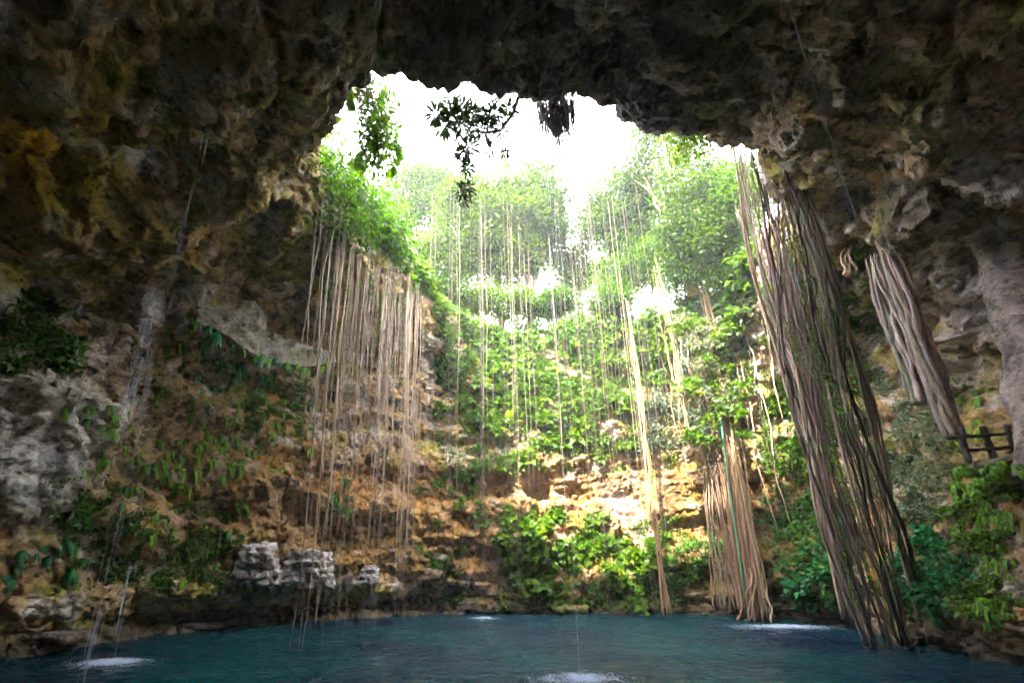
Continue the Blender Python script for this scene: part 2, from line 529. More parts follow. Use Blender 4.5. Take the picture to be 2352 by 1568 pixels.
# rock colours, with some vault light and shade painted in: ochre and umber limestone, algae, lichen-grey and white calcite
n1 = fbm(P2 / 5.0 + 100, 4); n2 = fbm(P2 / 2.2 + 200, 4); n3 = fbm(P2 / 1.2 + 300, 4); n4 = fbm(P2 / 0.6 + 400, 3)
def lerp(a, b, t): return a + (np.asarray(b) - a) * t[:, None]
C = np.tile(np.array([0.40, 0.29, 0.18]), (len(P2), 1))
C = lerp(C, (0.42, 0.24, 0.10), smooth(-0.1, 0.5, n1) * wall_w)                         # rust ochre beds
C = lerp(C, (0.30, 0.28, 0.09), smooth(0.0, 0.45, n2) * 0.85)                           # olive algae
C = lerp(C, (0.52, 0.47, 0.44), smooth(0.0, 0.45, n3) * 0.75)                           # grey
C = lerp(C, (0.07, 0.06, 0.05), smooth(0.15, 0.6, -n2) * 0.75)                         # black mould
C = lerp(C, (0.66, 0.60, 0.56), smooth(0.35, 0.7, n3 + 0.3 * n1) * 0.6 * (1 - .6 * far_w))                 # calcite spots
C = lerp(C, (0.33, 0.19, 0.085), .55 * far_w * smooth(14, 9, P2[:, 2]) * (1 - ceil_w))                 # red-brown lower beds of the far wall
C = C * (1 + .40 * ceil_w)[:, None]                                                     # down-facing rock lightened in colour to brighten the dim vault
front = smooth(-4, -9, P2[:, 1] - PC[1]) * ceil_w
C = lerp(C, (0.085, 0.088, 0.11), front * 0.85 * smooth(12, -2, np.abs(P2[:, 0] - 3) - 4))  # backlit darkness of the near vault painted into the rock colour
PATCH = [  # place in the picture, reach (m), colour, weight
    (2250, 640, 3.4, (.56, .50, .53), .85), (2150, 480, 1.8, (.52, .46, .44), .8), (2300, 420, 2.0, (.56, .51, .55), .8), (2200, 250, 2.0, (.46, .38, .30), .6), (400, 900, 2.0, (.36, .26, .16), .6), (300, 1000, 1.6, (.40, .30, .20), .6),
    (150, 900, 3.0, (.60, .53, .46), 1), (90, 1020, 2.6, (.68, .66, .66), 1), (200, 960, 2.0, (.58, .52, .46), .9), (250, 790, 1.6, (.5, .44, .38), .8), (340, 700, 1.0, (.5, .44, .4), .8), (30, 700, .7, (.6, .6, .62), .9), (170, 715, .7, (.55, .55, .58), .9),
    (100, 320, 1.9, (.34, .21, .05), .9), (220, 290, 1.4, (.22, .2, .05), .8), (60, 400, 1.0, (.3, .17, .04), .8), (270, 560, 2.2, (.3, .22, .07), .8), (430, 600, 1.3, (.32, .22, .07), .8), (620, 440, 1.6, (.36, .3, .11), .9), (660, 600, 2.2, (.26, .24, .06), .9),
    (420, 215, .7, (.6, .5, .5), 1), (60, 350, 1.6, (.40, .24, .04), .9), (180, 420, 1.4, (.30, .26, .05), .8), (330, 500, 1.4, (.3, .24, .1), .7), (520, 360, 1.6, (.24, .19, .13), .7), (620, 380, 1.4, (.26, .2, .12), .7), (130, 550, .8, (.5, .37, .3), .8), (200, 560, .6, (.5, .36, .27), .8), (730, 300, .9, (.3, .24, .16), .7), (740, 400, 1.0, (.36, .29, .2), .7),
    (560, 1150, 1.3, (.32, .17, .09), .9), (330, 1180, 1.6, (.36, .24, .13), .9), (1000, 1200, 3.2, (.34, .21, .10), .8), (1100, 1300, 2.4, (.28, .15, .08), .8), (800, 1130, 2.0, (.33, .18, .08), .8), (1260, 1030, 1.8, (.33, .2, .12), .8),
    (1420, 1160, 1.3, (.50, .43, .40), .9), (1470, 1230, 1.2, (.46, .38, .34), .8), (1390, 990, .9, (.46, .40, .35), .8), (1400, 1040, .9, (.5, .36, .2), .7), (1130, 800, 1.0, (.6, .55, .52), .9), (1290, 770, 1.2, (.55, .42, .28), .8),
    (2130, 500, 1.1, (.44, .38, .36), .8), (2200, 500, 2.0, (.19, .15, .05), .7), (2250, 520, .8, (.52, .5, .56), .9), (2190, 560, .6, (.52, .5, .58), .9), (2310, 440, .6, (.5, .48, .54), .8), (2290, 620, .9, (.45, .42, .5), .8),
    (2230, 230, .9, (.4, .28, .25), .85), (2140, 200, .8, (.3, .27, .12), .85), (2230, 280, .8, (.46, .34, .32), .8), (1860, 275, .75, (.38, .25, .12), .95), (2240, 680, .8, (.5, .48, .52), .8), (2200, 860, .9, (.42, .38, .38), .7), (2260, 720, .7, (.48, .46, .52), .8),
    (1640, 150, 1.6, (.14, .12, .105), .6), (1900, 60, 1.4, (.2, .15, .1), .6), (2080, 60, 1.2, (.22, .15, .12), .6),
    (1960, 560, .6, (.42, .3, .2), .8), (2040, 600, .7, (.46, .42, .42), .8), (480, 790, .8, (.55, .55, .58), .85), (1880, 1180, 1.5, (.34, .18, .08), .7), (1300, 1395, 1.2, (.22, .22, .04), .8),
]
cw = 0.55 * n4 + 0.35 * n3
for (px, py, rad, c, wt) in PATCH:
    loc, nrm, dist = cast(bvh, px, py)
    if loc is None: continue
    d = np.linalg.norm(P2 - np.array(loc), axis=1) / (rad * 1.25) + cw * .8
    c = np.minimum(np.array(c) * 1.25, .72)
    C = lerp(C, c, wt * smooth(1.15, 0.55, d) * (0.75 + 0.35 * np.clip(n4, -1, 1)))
wet = smooth(1.4, 0.2, P2[:, 2] + 0.5 * n2)                                              # waterline stain
C = lerp(C, (0.07, 0.06, 0.045), wet * 0.75)
lum = C @ np.array([.3, .6, .1])
C = lum[:, None] + (C - lum[:, None]) * 1.28
C = np.clip(C, 0.012, 0.8)
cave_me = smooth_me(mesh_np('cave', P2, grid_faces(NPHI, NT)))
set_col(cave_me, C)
cave = tag(obj('cave_rock_wall', cave_me, M['rock']), kind='structure')
def hit(px, py):
    d = Vector(ray(px, py)).normalized()
    h = bvh.ray_cast(Vector(CAM), d)
    if h[0] is None: return None, None
    n = h[1]
    if n.dot(d) > 0: n = -n
    return np.array(h[0]), np.array(n)

# forest floor above the vault, out to the horizon
gr = np.array([0, .6, 2, 5, 10, 20, 40, 80, 160, 320, 640])
sub = G2[::6, -1]
out = sub[:, :2] - PC
out /= np.linalg.norm(out, axis=1)[:, None]
ring = []
for g in gr:
    p = np.concatenate([sub[:, :2] + out * g, np.zeros((len(sub), 1))], 1)
    flat = 26.0 + 0.35 * fbm(np.concatenate([p[:, :2] / 5, np.zeros((len(p), 1))], 1), 3)
    p[:, 2] = sub[:, 2] + (flat - sub[:, 2]) * min(1, g / 4.0)
    if g == 0: p = sub + np.array([0, 0, -0.02])
    ring.append(p)
ring = np.stack(ring, 1)
m, nt, b = new_mat('forest_floor')
nt.links.new(mixc(nt, (0.10, 0.075, 0.04), (0.05, 0.08, 0.02), remap(nt, noise_node(nt, 0.8), 0.4, 0.6)), b.inputs['Base Color'])
b.inputs['Roughness'].default_value = 0.95
tag(obj('ground', smooth_me(mesh_np('ground', ring.reshape(-1, 3), grid_faces(len(sub), len(gr)))), m), kind='structure')

# ------------------------------------------------------------------ water
nx, ny = 420, 520
xs = np.linspace(-34, 34, nx); ys = np.linspace(-14, 48, ny)
XX, YY = np.meshgrid(xs, ys, indexing='ij')
Q = np.stack([XX.ravel(), YY.ravel(), np.zeros(nx * ny)], 1)
h = 0.06 * fbm(Q / np.array([2.0, 0.9, 1]), 3) + 0.03 * pnoise(Q / np.array([.8, .4, 1]) + 9)
Q[:, 2] = h
m, nt, b = new_mat('pool_water')
nt.links.new(mixc(nt, (0.0002, 0.009, 0.027), (0.0004, 0.044, 0.050), remap(nt, noise_node(nt, 0.14, 2), 0.35, 0.65)), b.inputs['Base Color'])
b.inputs['Roughness'].default_value = 0.05
b.inputs['IOR'].default_value = 1.33
b.inputs['Specular IOR Level'].default_value = 0.38
bump(nt, noise_node(nt, 1.0, 4, 0.6, stretch=(1.3, 3.2, 1)), b, 1.0, 0.35)
i = np.arange(nx - 1)[:, None]; j = np.arange(ny - 1)[None, :]
F = np.stack([i * ny + j, (i + 1) * ny + j, (i + 1) * ny + j + 1, i * ny + j + 1], -1).reshape(-1, 4)
tag(obj('water', smooth_me(mesh_np('water', Q, F)), m), kind='structure')

# ------------------------------------------------------------------ plant and root builders
def vary(n, lo=0.55, hi=1.45, yellow=0.08, r=rng):
    b = r.uniform(lo, hi, n)[:, None]
    c = np.tile(np.array([1.0, 1.0, 1.0]), (n, 1)) * b
    y = r.random(n) < yellow
    c[y] *= np.array([2.2, 1.35, 0.6])
    return c
def clump_mesh(name, n, spread, L, mat, flat=0.75, wr=0.55, seed=0, yellow=0.08, stems=6):
    """a leafy plant: thin stems from the base, leaves spread through its volume; local +Z points away from the rock"""
    r = np.random.default_rng(seed)
    mb = MB()
    tips = []
    for s in range(stems):
        a = r.uniform(0, 2 * math.pi); q = r.uniform(0.3, 1.0)
        tip = np.array([math.cos(a) * q, math.sin(a) * q, r.uniform(0.25, 0.9) * flat]) * spread
        midp = tip * 0.5 + np.array([0, 0, 0.18 * spread])
        P = np.array([[0, 0, -0.1], midp * 0.5, midp, tip])
        tube(mb, P, np.array([.02, .016, .012, .006]) * (0.6 + spread), 3, (1, 1, 1), 1, cap=False)
        tips.append(P)
    t = r.uniform(0.25, 1.05, n)
    k = r.integers(0, stems, n)
    T = np.array(tips)
    base = np.where((t < .5)[:, None], T[k, 1] + (T[k, 2] - T[k, 1]) * (t * 2)[:, None], T[k, 2] + (T[k, 3] - T[k, 2]) * ((t - .5) * 2)[:, None])
    base = base + r.normal(size=(n, 3)) * spread * 0.16
    D = base / (np.linalg.norm(base, axis=1)[:, None] + 1e-6) * 0.7 + r.normal(size=(n, 3)) * 0.6
    N = np.array([0, 0, 1.0]) + r.normal(size=(n, 3)) * 0.45
    ll = L * r.uniform(0.55, 1.3, n)
    leaves(mb, base, D, N, ll, ll * wr * r.uniform(.8, 1.2, n), vary(n, .5, 1.5, yellow, r))
    return mb.mesh(name, mats=[mat, M['bark']])
def fern_mesh(name, fronds, L, mat, seed=0, up=0.35, width=.13, fall=(.6, 1.3)):
    """toothed fronds arch out from the rock towards +Y and hang"""
    r = np.random.default_rng(seed)
    mb = MB()
    for f in range(fronds):
        a = r.uniform(-1.25, 1.25)
        l = L * r.uniform(0.55, 1.15)
        u = up * r.uniform(0.1, 1.2)
        n = 21
        t = np.linspace(0, 1, n)
        outw = l * (0.65 * t - 0.25 * t ** 2)
        z = l * (u * t - (u + r.uniform(*fall)) * t ** 2 * .8)
        P = np.stack([outw * math.sin(a), outw * math.cos(a), z], 1)
        P[:, 0] += .05 * l * np.sin(t * 3 + a)
        T_ = np.gradient(P, axis=0); T_ /= np.linalg.norm(T_, axis=1)[:, None]
        sd = np.cross(T_, np.array([math.sin(a) * .4, math.cos(a) * .4, 1.0])); sd /= np.linalg.norm(sd, axis=1)[:, None] + 1e-6
        nv = np.cross(sd, T_)
        env = np.sin(np.clip(t * .92 + .07, 0, 1) * math.pi) ** .7
        tooth = np.where(np.arange(n) % 2 == 1, 1.0, .22)
        w_ = l * width * env * tooth
        Lf = P + sd * w_[:, None] - nv * w_[:, None] * .25 + T_ * (.04 * l * (np.arange(n) % 2))[:, None]
        Rt = P - sd * w_[:, None] - nv * w_[:, None] * .25 + T_ * (.04 * l * (np.arange(n) % 2))[:, None]
        V = np.concatenate([P, Lf, Rt])
        i = np.arange(n - 1)
        F = np.concatenate([np.stack([i, i + 1, n + i + 1, n + i], 1), np.stack([i + 1, i, 2 * n + i, 2 * n + i + 1], 1)])
        k = r.uniform(.45, 1.6)
        c = np.array([1, 1, 1]) * k
        if r.random() < .12: c = c * np.array([1.7, 1.2, .6])
        mb.add(V, F, c)
    return mb.mesh(name, mats=[mat])
def strand_mesh(name, L, leafL, mat, seed=0, per=26):
    """a trailing vine hanging from its top"""
    r = np.random.default_rng(seed)
    mb = MB()
    n = 14
    t = np.linspace(0, 1, n)
    P = np.stack([0.10 * np.cumsum(r.normal(size=n)) * .4, 0.10 * np.cumsum(r.normal(size=n)) * .4, -L * t], 1)
    tube(mb, P, 0.012, 3, (1, 1, 1), 1, cap=False)
    k = int(per * L)
    tt = r.uniform(0, .999, k) * (n - 1); i = tt.astype(int)
    base = P[i] + (P[i + 1] - P[i]) * (tt - i)[:, None] + r.normal(size=(k, 3)) * .06
    D = r.normal(size=(k, 3)) + np.array([0, 0, -.7])
    ll = leafL * r.uniform(.6, 1.3, k)
    leaves(mb, base, D, r.normal(size=(k, 3)) * .5 + np.array([0, -.6, .6]), ll, ll * .7, vary(k, .5, 1.5, .1, r))
    return mb.mesh(name, mats=[mat, M['bark']])
def rosette_mesh(name, n, L, W, mat, seed=0, elev=(0.1, 1.2), droop=.15):
    r = np.random.default_rng(seed)
    mb = MB()
    a = np.linspace(0, 2 * math.pi * 3, n) + r.normal(size=n) * .2
    e = np.linspace(elev[0], elev[1], n)
    D = np.stack([np.cos(a) * np.cos(e), np.sin(a) * np.cos(e), np.sin(e)], 1)
    N = np.stack([-np.cos(a) * np.sin(e), -np.sin(a) * np.sin(e), np.cos(e)], 1)
    ll = L * r.uniform(.8, 1.1, n)
    leaves(mb, D * .05, D, N, ll, ll * W, vary(n, .7, 1.3, 0, r), droop=droop)
    return mb.mesh(name, mats=[mat])

PROTO = {
    'broad': [clump_mesh('broadleaf', 95, .75, .34, M['leaf'], seed=s) for s in range(5)],
    'big': [clump_mesh('bigleaf', 60, .85, .52, M['leaf'], seed=20 + s, wr=.75, yellow=.04) for s in range(4)],
    'small': [clump_mesh('smallleaf', 140, .9, .27, M['leaf_grey'], seed=40 + s, wr=.4, yellow=.02, stems=9) for s in range(4)],
    'dark': [clump_mesh('darkleaf', 85, .8, .34, M['leaf_dark'], seed=60 + s, wr=.55, yellow=.02) for s in range(4)],
    'emerald': [clump_mesh('emeraldleaf', 95, .85, .31, M['emerald'], seed=80 + s, wr=.6, yellow=0) for s in range(4)],
    'fern': [fern_mesh('fern', 11, .95, M['fern'], seed=s) for s in range(6)],
    'darkfern': [fern_mesh('darkfern', 12, 1.0, M['emerald'], seed=30 + s, up=.2) for s in range(4)],
    'bigfern': [fern_mesh('bigfern', 20, 1.05, M['fern'], seed=60 + s, up=.9, width=.085, fall=(.2, .8)) for s in range(5)],
    'strand': [strand_mesh('strand', 3.0, .17, M['leaf'], seed=s) for s in range(5)],
    'agave': [rosette_mesh('agave', 22, .55, .13, M['leaf_grey'], 3)],
}
def basis(n, spin):
    z = Vector(n).normalized()
    q = z.to_track_quat('Z', 'Y')
    return q @ Quaternion((0, 0, 1), spin)
def plant(kind, name, loc, nrm, scale, label, cat, group, i):
    me = PROTO[kind][i % len(PROTO[kind])]
    o = bpy.data.objects.new(name, me)
    o.location = loc
    o.rotation_mode = 'QUATERNION'
    if kind in ('fern', 'darkfern', 'bigfern'):
        yaw = math.atan2(-nrm[0], nrm[1]) + random.uniform(-.3, .3)
        o.rotation_quaternion = Quaternion((0, 0, 1), yaw)
    elif kind == 'strand':
        o.rotation_quaternion = Quaternion((0, 0, 1), random.uniform(0, 6.28))
    else:
        o.rotation_quaternion = basis((nrm[0] * .8, nrm[1] * .8, nrm[2] * .8 + .55), random.uniform(0, 6.28))
    o.scale = (scale,) * 3
    col.objects.link(o)
    return tag(o, label, cat, group)
ROOTS = []
def unit_root(seed, r0=1.0):
    r = np.random.default_rng(seed)
    n = 22
    t = np.linspace(0, 1, n)
    wx = 0.11 * np.sin(t * r.uniform(4, 11) + r.uniform(0, 6)) + 0.03 * np.sin(t * r.uniform(15, 30) + r.uniform(0, 6))
    wy = 0.11 * np.sin(t * r.uniform(4, 11) + r.uniform(0, 6)) + 0.03 * np.sin(t * r.uniform(15, 30) + r.uniform(0, 6))
    env = np.minimum(1, t * 4)
    P = np.stack([wx * env, wy * env, -t], 1)
    mb = MB()
    # the radius is 1 unit in X and Y at scale 0.03
    tube(mb, P * np.array([1, 1, 1]), np.interp(t, [0, .1, .8, 1], [1.25, 1, .8, .35]) * (1 + .12 * r.normal(size=n)) * .03, 5, None, 0)
    return smooth_me(mb.mesh('root', mats=[M['root']]))
for s in range(12):
    me = unit_root(s)
    k = np.random.default_rng(s).uniform(.6, 1.5)
    tint = np.array([1.0, 1.0, 1.0]) * k
    if s % 3 == 1: tint = tint * np.array([1.15, 1.0, 0.75])
    if s % 3 == 2: tint = tint * np.array([.92, .95, 1.05])
    me.color_attributes['Col'].data.foreach_set('color', np.tile(np.array([*tint, 1.0], np.float32), len(me.vertices)))
    ROOTS.append(me)
dark_root = []
for s in range(5):
    me = unit_root(100 + s)
    me.color_attributes['Col'].data.foreach_set('color', np.tile(np.array([.28, .27, .28, 1.0], np.float32), len(me.vertices)))
    dark_root.append(me)
mid_root = []
for s in range(5):
    me = unit_root(200 + s)
    k = .5 + .1 * s
    me.color_attributes['Col'].data.foreach_set('color', np.tile(np.array([k * 1.05, k, k * .9, 1.0], np.float32), len(me.vertices)))
    mid_root.append(me)
def hang(top, length, rad, label, group, protos=None, lean=(0, 0)):
    protos = protos or ROOTS
    o = bpy.data.objects.new('hanging_root', random.choice(protos))
    o.location = top
    k = rad / 0.03
    o.scale = (k, k, length)
    o.rotation_mode = 'XYZ'
    col.objects.link(o)
    # lean by shearing is not wanted: tilt the whole root
    o.rotation_euler = (math.atan(-lean[1] / length) * -1, math.atan(lean[0] / length) * -1, 0)
    return tag(o, label, 'root', group)

# ------------------------------------------------------------------ masonry, boulders, pillar, railing
def solid(name, poly, Yf, thick, mat, parent=None, jitter=.05):
    """a wall piece: outline in the picture at depth Yf, thickness going away"""
    pts = np.array([at_y(x, y, Yf(x)) for x, y in poly])
    # resample the outline so that it is not ruler-straight
    Q = []
    for a, b in zip(pts, np.roll(pts, -1, 0)):
        n = max(2, int(np.linalg.norm(b - a) / .25))
        for t in np.linspace(0, 1, n, endpoint=False): Q.append(a + (b - a) * t + rng.normal(size=3) * np.array([jitter, 0, jitter]) * .5)
    Q = np.array(Q)
    n = len(Q)
    import bmesh
    bm = bmesh.new()
    f = [bm.verts.new(p) for p in Q]
    face = bm.faces.new(f)
    ext = bmesh.ops.extrude_face_region(bm, geom=[face])
    vs = [v for v in ext['geom'] if isinstance(v, bmesh.types.BMVert)]
    bmesh.ops.translate(bm, vec=(0, thick, 0), verts=vs)
    bmesh.ops.triangulate(bm, faces=bm.faces[:])
    bmesh.ops.subdivide_edges(bm, edges=[e for e in bm.edges if e.calc_length() > .25], cuts=3)
    bmesh.ops.triangulate(bm, faces=bm.faces[:])
    bmesh.ops.recalc_face_normals(bm, faces=bm.faces[:])
    VV = np.array([v.co[:] for v in bm.verts])
    dd = .16 * fbm(VV / .8, 3)
    for v, d_ in zip(bm.verts, dd): v.co.y += d_
    me = bpy.data.meshes.new(name)
    bm.to_mesh(me); bm.free()
    qq = fbm(VV / .9 + 7, 4)
    cc_ = np.tile(np.array([.42, .37, .32]), (len(VV), 1))
    cc_ = lerp(cc_, (.17, .17, .06), smooth(.0, .4, qq) * .8)
    cc_ = lerp(cc_, (.13, .10, .075), smooth(.05, .4, -qq) * .7)
    set_col(me, cc_)
    return obj(name, me, mat, parent)
def rock_mesh(name, size, seed, c=(.5, .46, .44), strata_amp=.035, n=18, boxy=False):
    """a blocky weathered boulder standing on z = 0"""
    r = np.random.default_rng(seed)
    import bmesh
    bm = bmesh.new()
    bmesh.ops.create_cube(bm, size=2.0)
    bmesh.ops.subdivide_edges(bm, edges=bm.edges[:], cuts=n, use_grid_fill=True)
    V = np.array([v.co[:] for v in bm.verts])
    sph = V / np.linalg.norm(V, axis=1)[:, None]
    V = V * .85 + sph * .18 if boxy else V * .62 + sph * .45
    if boxy: strata_amp = .05; V[:, 0] *= 1 - .22 * V[:, 2]
    V *= np.array(size) * .5
    o = r.uniform(0, 50, 3)
    nn = sph
    d = .16 * fbm(V / .9 + o, 3) + .07 * fbm(V / .3 + o, 3) + strata_amp * np.tanh(4 * pnoise(np.stack([V[:, 0] / 3, V[:, 1] / 3, V[:, 2] / .22], 1) + o))
    V = V + nn * d[:, None] * min(size)
    V[:, 2] += size[2] * .5
    for v, p in zip(bm.verts, V): v.co = p
    me = bpy.data.meshes.new(name)
    bm.to_mesh(me); bm.free()
    q = fbm(V / .8 + o, 4)
    C = np.tile(np.array(c), (len(V), 1))
    C = lerp(C, (.10, .07, .045), smooth(.0, .45, q) * .9)
    C = lerp(C, (.26, .16, .08), smooth(.1, .5, -q) * .6)
    set_col(me, C)
    smooth_me(me)
    me.materials.append(M['rock'])
    return me
def boulder(px, py, size, seed, label, c=(.5, .46, .44), sink=.35, rot=0, group=None, name='boulder', ymid=None):
    p, nrm = hit(px, py if ymid is None else ymid)
    if p is None: return
    if ymid is not None: p = at_y(px, py, p[1] - .35 * size[1])
    o = obj(name, rock_mesh(name, size, seed, c, boxy=ymid is not None))
    p = p + np.array([nrm[0], nrm[1], 0]) * (-sink * size[1] * .5)
    o.location = p
    o.rotation_euler = (0, 0, rot)
    return tag(o, label, 'rock', group)
boulder(585, 1342, (1.8, 1.7, 2.2), 1, 'tall white weathered limestone block left of the wider white block on the lower ledge', c=(.62, .57, .56), sink=.25, ymid=1290)
boulder(712, 1345, (2.7, 1.8, 2.0), 2, 'wide white pitted limestone block on the lower ledge, right of the taller one', c=(.66, .61, .60), sink=.25, ymid=1300)
boulder(845, 1338, (1.3, 1.2, 1.2), 3, 'small pale grey limestone block half hidden behind the hanging root curtain', c=(.6, .56, .56), sink=0, ymid=1310)
boulder(960, 1330, (3.2, 1.4, .8), 4, 'flat brown layered stone slab low on the far wall', c=(.36, .25, .17))
boulder(1000, 1296, (2.6, 1.3, .7), 5, 'flat stone slab with pale edge, resting above the brown layered slab', c=(.40, .31, .25))
boulder(1080, 1400, (2.4, 1.2, .7), 6, 'dark rounded rock at the waterline below the layered slabs', c=(.16, .13, .09))
boulder(1200, 1405, (2.8, 1.2, .6), 7, 'low tilted dark rock at the far waterline beside the mossy one', c=(.18, .14, .08))
boulder(1310, 1405, (2.8, 1.0, .5), 8, 'low yellow-green mossy rock at the far waterline', c=(.24, .23, .05))
boulder(120, 1478, (2.6, 1.4, .5), 10, 'low grey shelf rock lying along the left waterline', c=(.24, .22, .2))
boulder(470, 1448, (2.0, 1.2, .4), 11, 'thin pale shelf rock at the waterline under the left ledge', c=(.28, .25, .23))
boulder(480, 830, (1.6, 1.2, 1.1), 12, 'bluish white rock below the plastered gallery wall', c=(.55, .55, .58))
boulder(2190, 515, (3.2, 1.6, 2.6), 13, 'huge rounded brown and grey boulder jutting from the right vault', c=(.36, .31, .27), sink=.2)

gx = np.array([410, 450, 500, 550, 600, 650, 700])
gy = np.array([min(float(hit(x, y)[0][1]) for y in (660, 700, 740, 790)) for x in gx])
gk, gb = np.polyfit(gx, gy, 1)
gk = max(0.0, min(gk, .03))
gb = float(np.min(gy - gk * gx)) - .1
YG = lambda x: gk * x + gb
gal = empty('gallery_wall', tuple(at_y(560, 790, YG(560))))
tag(gal, 'pale plastered gallery wall with a dark opening built into the left rock face', 'wall')
def keep(o, parent):
    o.parent = parent
    o.matrix_parent_inverse = Matrix.Translation(-Vector(parent.location))
    return o
keep(solid('buttress', [(395, 640), (440, 628), (462, 634), (472, 655), (462, 682), (452, 700), (436, 690), (420, 672), (396, 670)], lambda x: YG(x) - .25, .9, M['rock']), gal)
keep(solid('wall_panel', [(455, 690), (500, 705), (545, 712), (560, 695), (585, 690), (594, 705), (594, 760), (592, 815), (560, 800), (520, 770), (490, 752), (452, 745)], YG, 1.2, M['rock']), gal)
keep(solid('parapet', [(592, 753), (640, 770), (700, 792), (760, 806), (770, 832), (700, 840), (640, 832), (592, 818)], lambda x: YG(x) + .2, 1.0, M['rock']), gal)

# smooth pillar on the right
def lumpy_column(name, top, bot, r0, r1, seed, rough=.12, fl=0, c=(1, 1, 1)):
    n, s = 60, 40
    t = np.linspace(0, 1, n)[:, None]
    a = np.linspace(0, 2 * math.pi, s, endpoint=False)[None, :]
    ax = np.array(top)[None, None] * (1 - t[..., None]) + np.array(bot)[None, None] * t[..., None]
    rr = r0 + (r1 - r0) * t + .35 * np.exp(-t * 9) * r0 + .3 * np.exp(-(1 - t) * 9) * r1
    V = ax + np.stack([rr * np.cos(a), rr * np.sin(a), 0 * rr * a], -1)
    N = np.stack([np.cos(a) + 0 * t, np.sin(a) + 0 * t, 0 * a * t], -1).reshape(-1, 3)
    V = V.reshape(-1, 3)
    d = rough * fbm(V / 1.3 + seed, 3) + .03 * fbm(V / .25 + seed, 2)
    if fl: d = d + fl * np.tanh(3 * pnoise(V / np.array([.28, .28, 3.0]) + seed))
    V = V + N * d[:, None]
    i = np.arange(n - 1)[:, None] * s; j = np.arange(s)[None, :]; k = (j + 1) % s
    F = np.stack([i + j, i + k, i + s + k, i + s + j], -1).reshape(-1, 4)
    me = mesh_np(name, V, F)
    q = fbm(V / np.array([.7, .7, 1.6]) + seed, 4)
    C = np.tile(np.array(c, float), (len(V), 1))
    C = lerp(C, np.array(c) * .45, smooth(.05, .5, q))
    C = lerp(C, np.array(c) * np.array([1.15, 1.1, 1.1]), smooth(.05, .5, -q))
    set_col(me, C)
    return smooth_me(me)
tag(obj('stone_pillar', lumpy_column('stone_pillar', (23.2, 16.3, 18.3), (21.3, 16.4, 6.8), .85, .75, 3, rough=.2, c=(.58, .46, .44)), M['rock']),
    'smooth pinkish limestone pillar beside the wooden railing at the right edge', 'pillar')

# ledge and wooden railing
sl_me = rock_mesh('ledge', (6.4, 3.6, .6), 21, c=(.30, .31, .18), strata_amp=.02)
slab = obj('stone_ledge', sl_me, None)
slab.location = (23.9, 17.6, 7.1)
tag(slab, 'mossy stone ledge carrying the wooden railing on the right', 'ledge')
rail = empty('wooden_railing', (21.6, 18.4, 7.7))
tag(rail, 'dark rough log railing with three posts on the right ledge', 'railing')
def log(name, a, b, r, seed):
    mb = MB()
    t = np.linspace(0, 1, 9)[:, None]
    P = np.array(a) * (1 - t) + np.array(b) * t + np.random.default_rng(seed).normal(size=(9, 3)) * .012
    tube(mb, P, r * (1 + .06 * np.random.default_rng(seed + 1).normal(size=9)), 9)
    return keep(obj(name, smooth_me(mb.mesh(name, mats=[M['wood']]))), rail)
YR = 18.3
for k, (x0, y0, x1, y1) in enumerate(((2205, 982, 2224, 1060), (2258, 980, 2286, 1064), (2314, 976, 2338, 1062))):
    log('post', at_y(x0, y0, YR), at_y(x1, y1, YR - .15), .115, k)
log('rail', at_y(2176, 1006, YR - .16), at_y(2352, 992, YR - .16), .07, 11)
log('rail', at_y(2215, 1034, YR - .14), at_y(2340, 1026, YR - .14), .075, 13)
log('rail', at_y(2344, 992, YR - .1), at_y(2375, 1040, YR - .5), .06, 15)

# ------------------------------------------------------------------ root bundles
def row_depth(a, b):
    """depth along a straight 3D line for a row of the picture"""
    t = np.linspace(0, 1, 60)[:, None]
    P = np.array(a) * (1 - t) + np.array(b) * t
    _, v, _ = project(P)
    o = np.argsort(v)
    return v[o], P[o, 1]
BA, BB = (13.8, 17.2, 22.8), (20.6, 23.4, -.3)
bv, bY = row_depth(BA, BB)
def strand_path(pts, Yof, spread0, spread1, r, n=40, wig=.05, jit=0, cut=0):
    rows = np.array([p[1] for p in pts], float); xs_ = np.array([p[0] for p in pts], float)
    row = np.linspace(rows[0] + jit * r.random(), rows[-1] - (cut * r.uniform(.1, 1) if r.random() < .4 else 0), n)
    # a smooth curve through the control points
    from_x = np.interp(row, rows, xs_)
    ker = np.ones(7) / 7
    pad = np.concatenate([[2 * from_x[0] - from_x[k] for k in (3, 2, 1)], from_x, [2 * from_x[-1] - from_x[-k] for k in (2, 3, 4)]])
    x = np.convolve(pad, ker, 'valid')
    P = np.array([at_y(a, b_, Yof(b_)) for a, b_ in zip(x, row)])
    a0 = r.uniform(0, 6.28); tw = r.uniform(-2.4, 2.4)
    t = np.linspace(0, 1, n)
    q = math.sqrt(r.uniform(0.02, 1)) * (spread0 + (spread1 - spread0) * t)
    P[:, 0] += q * np.cos(a0 + tw * t); P[:, 1] += q * np.sin(a0 + tw * t)
    f = r.uniform(6, 18)
    P[:, 0] += wig * np.sin(t * f + a0) + .6 * wig * np.sin(t * f * 2.7 + 2 * a0); P[:, 1] += wig * np.cos(t * f * 1.3 + a0)
    return P
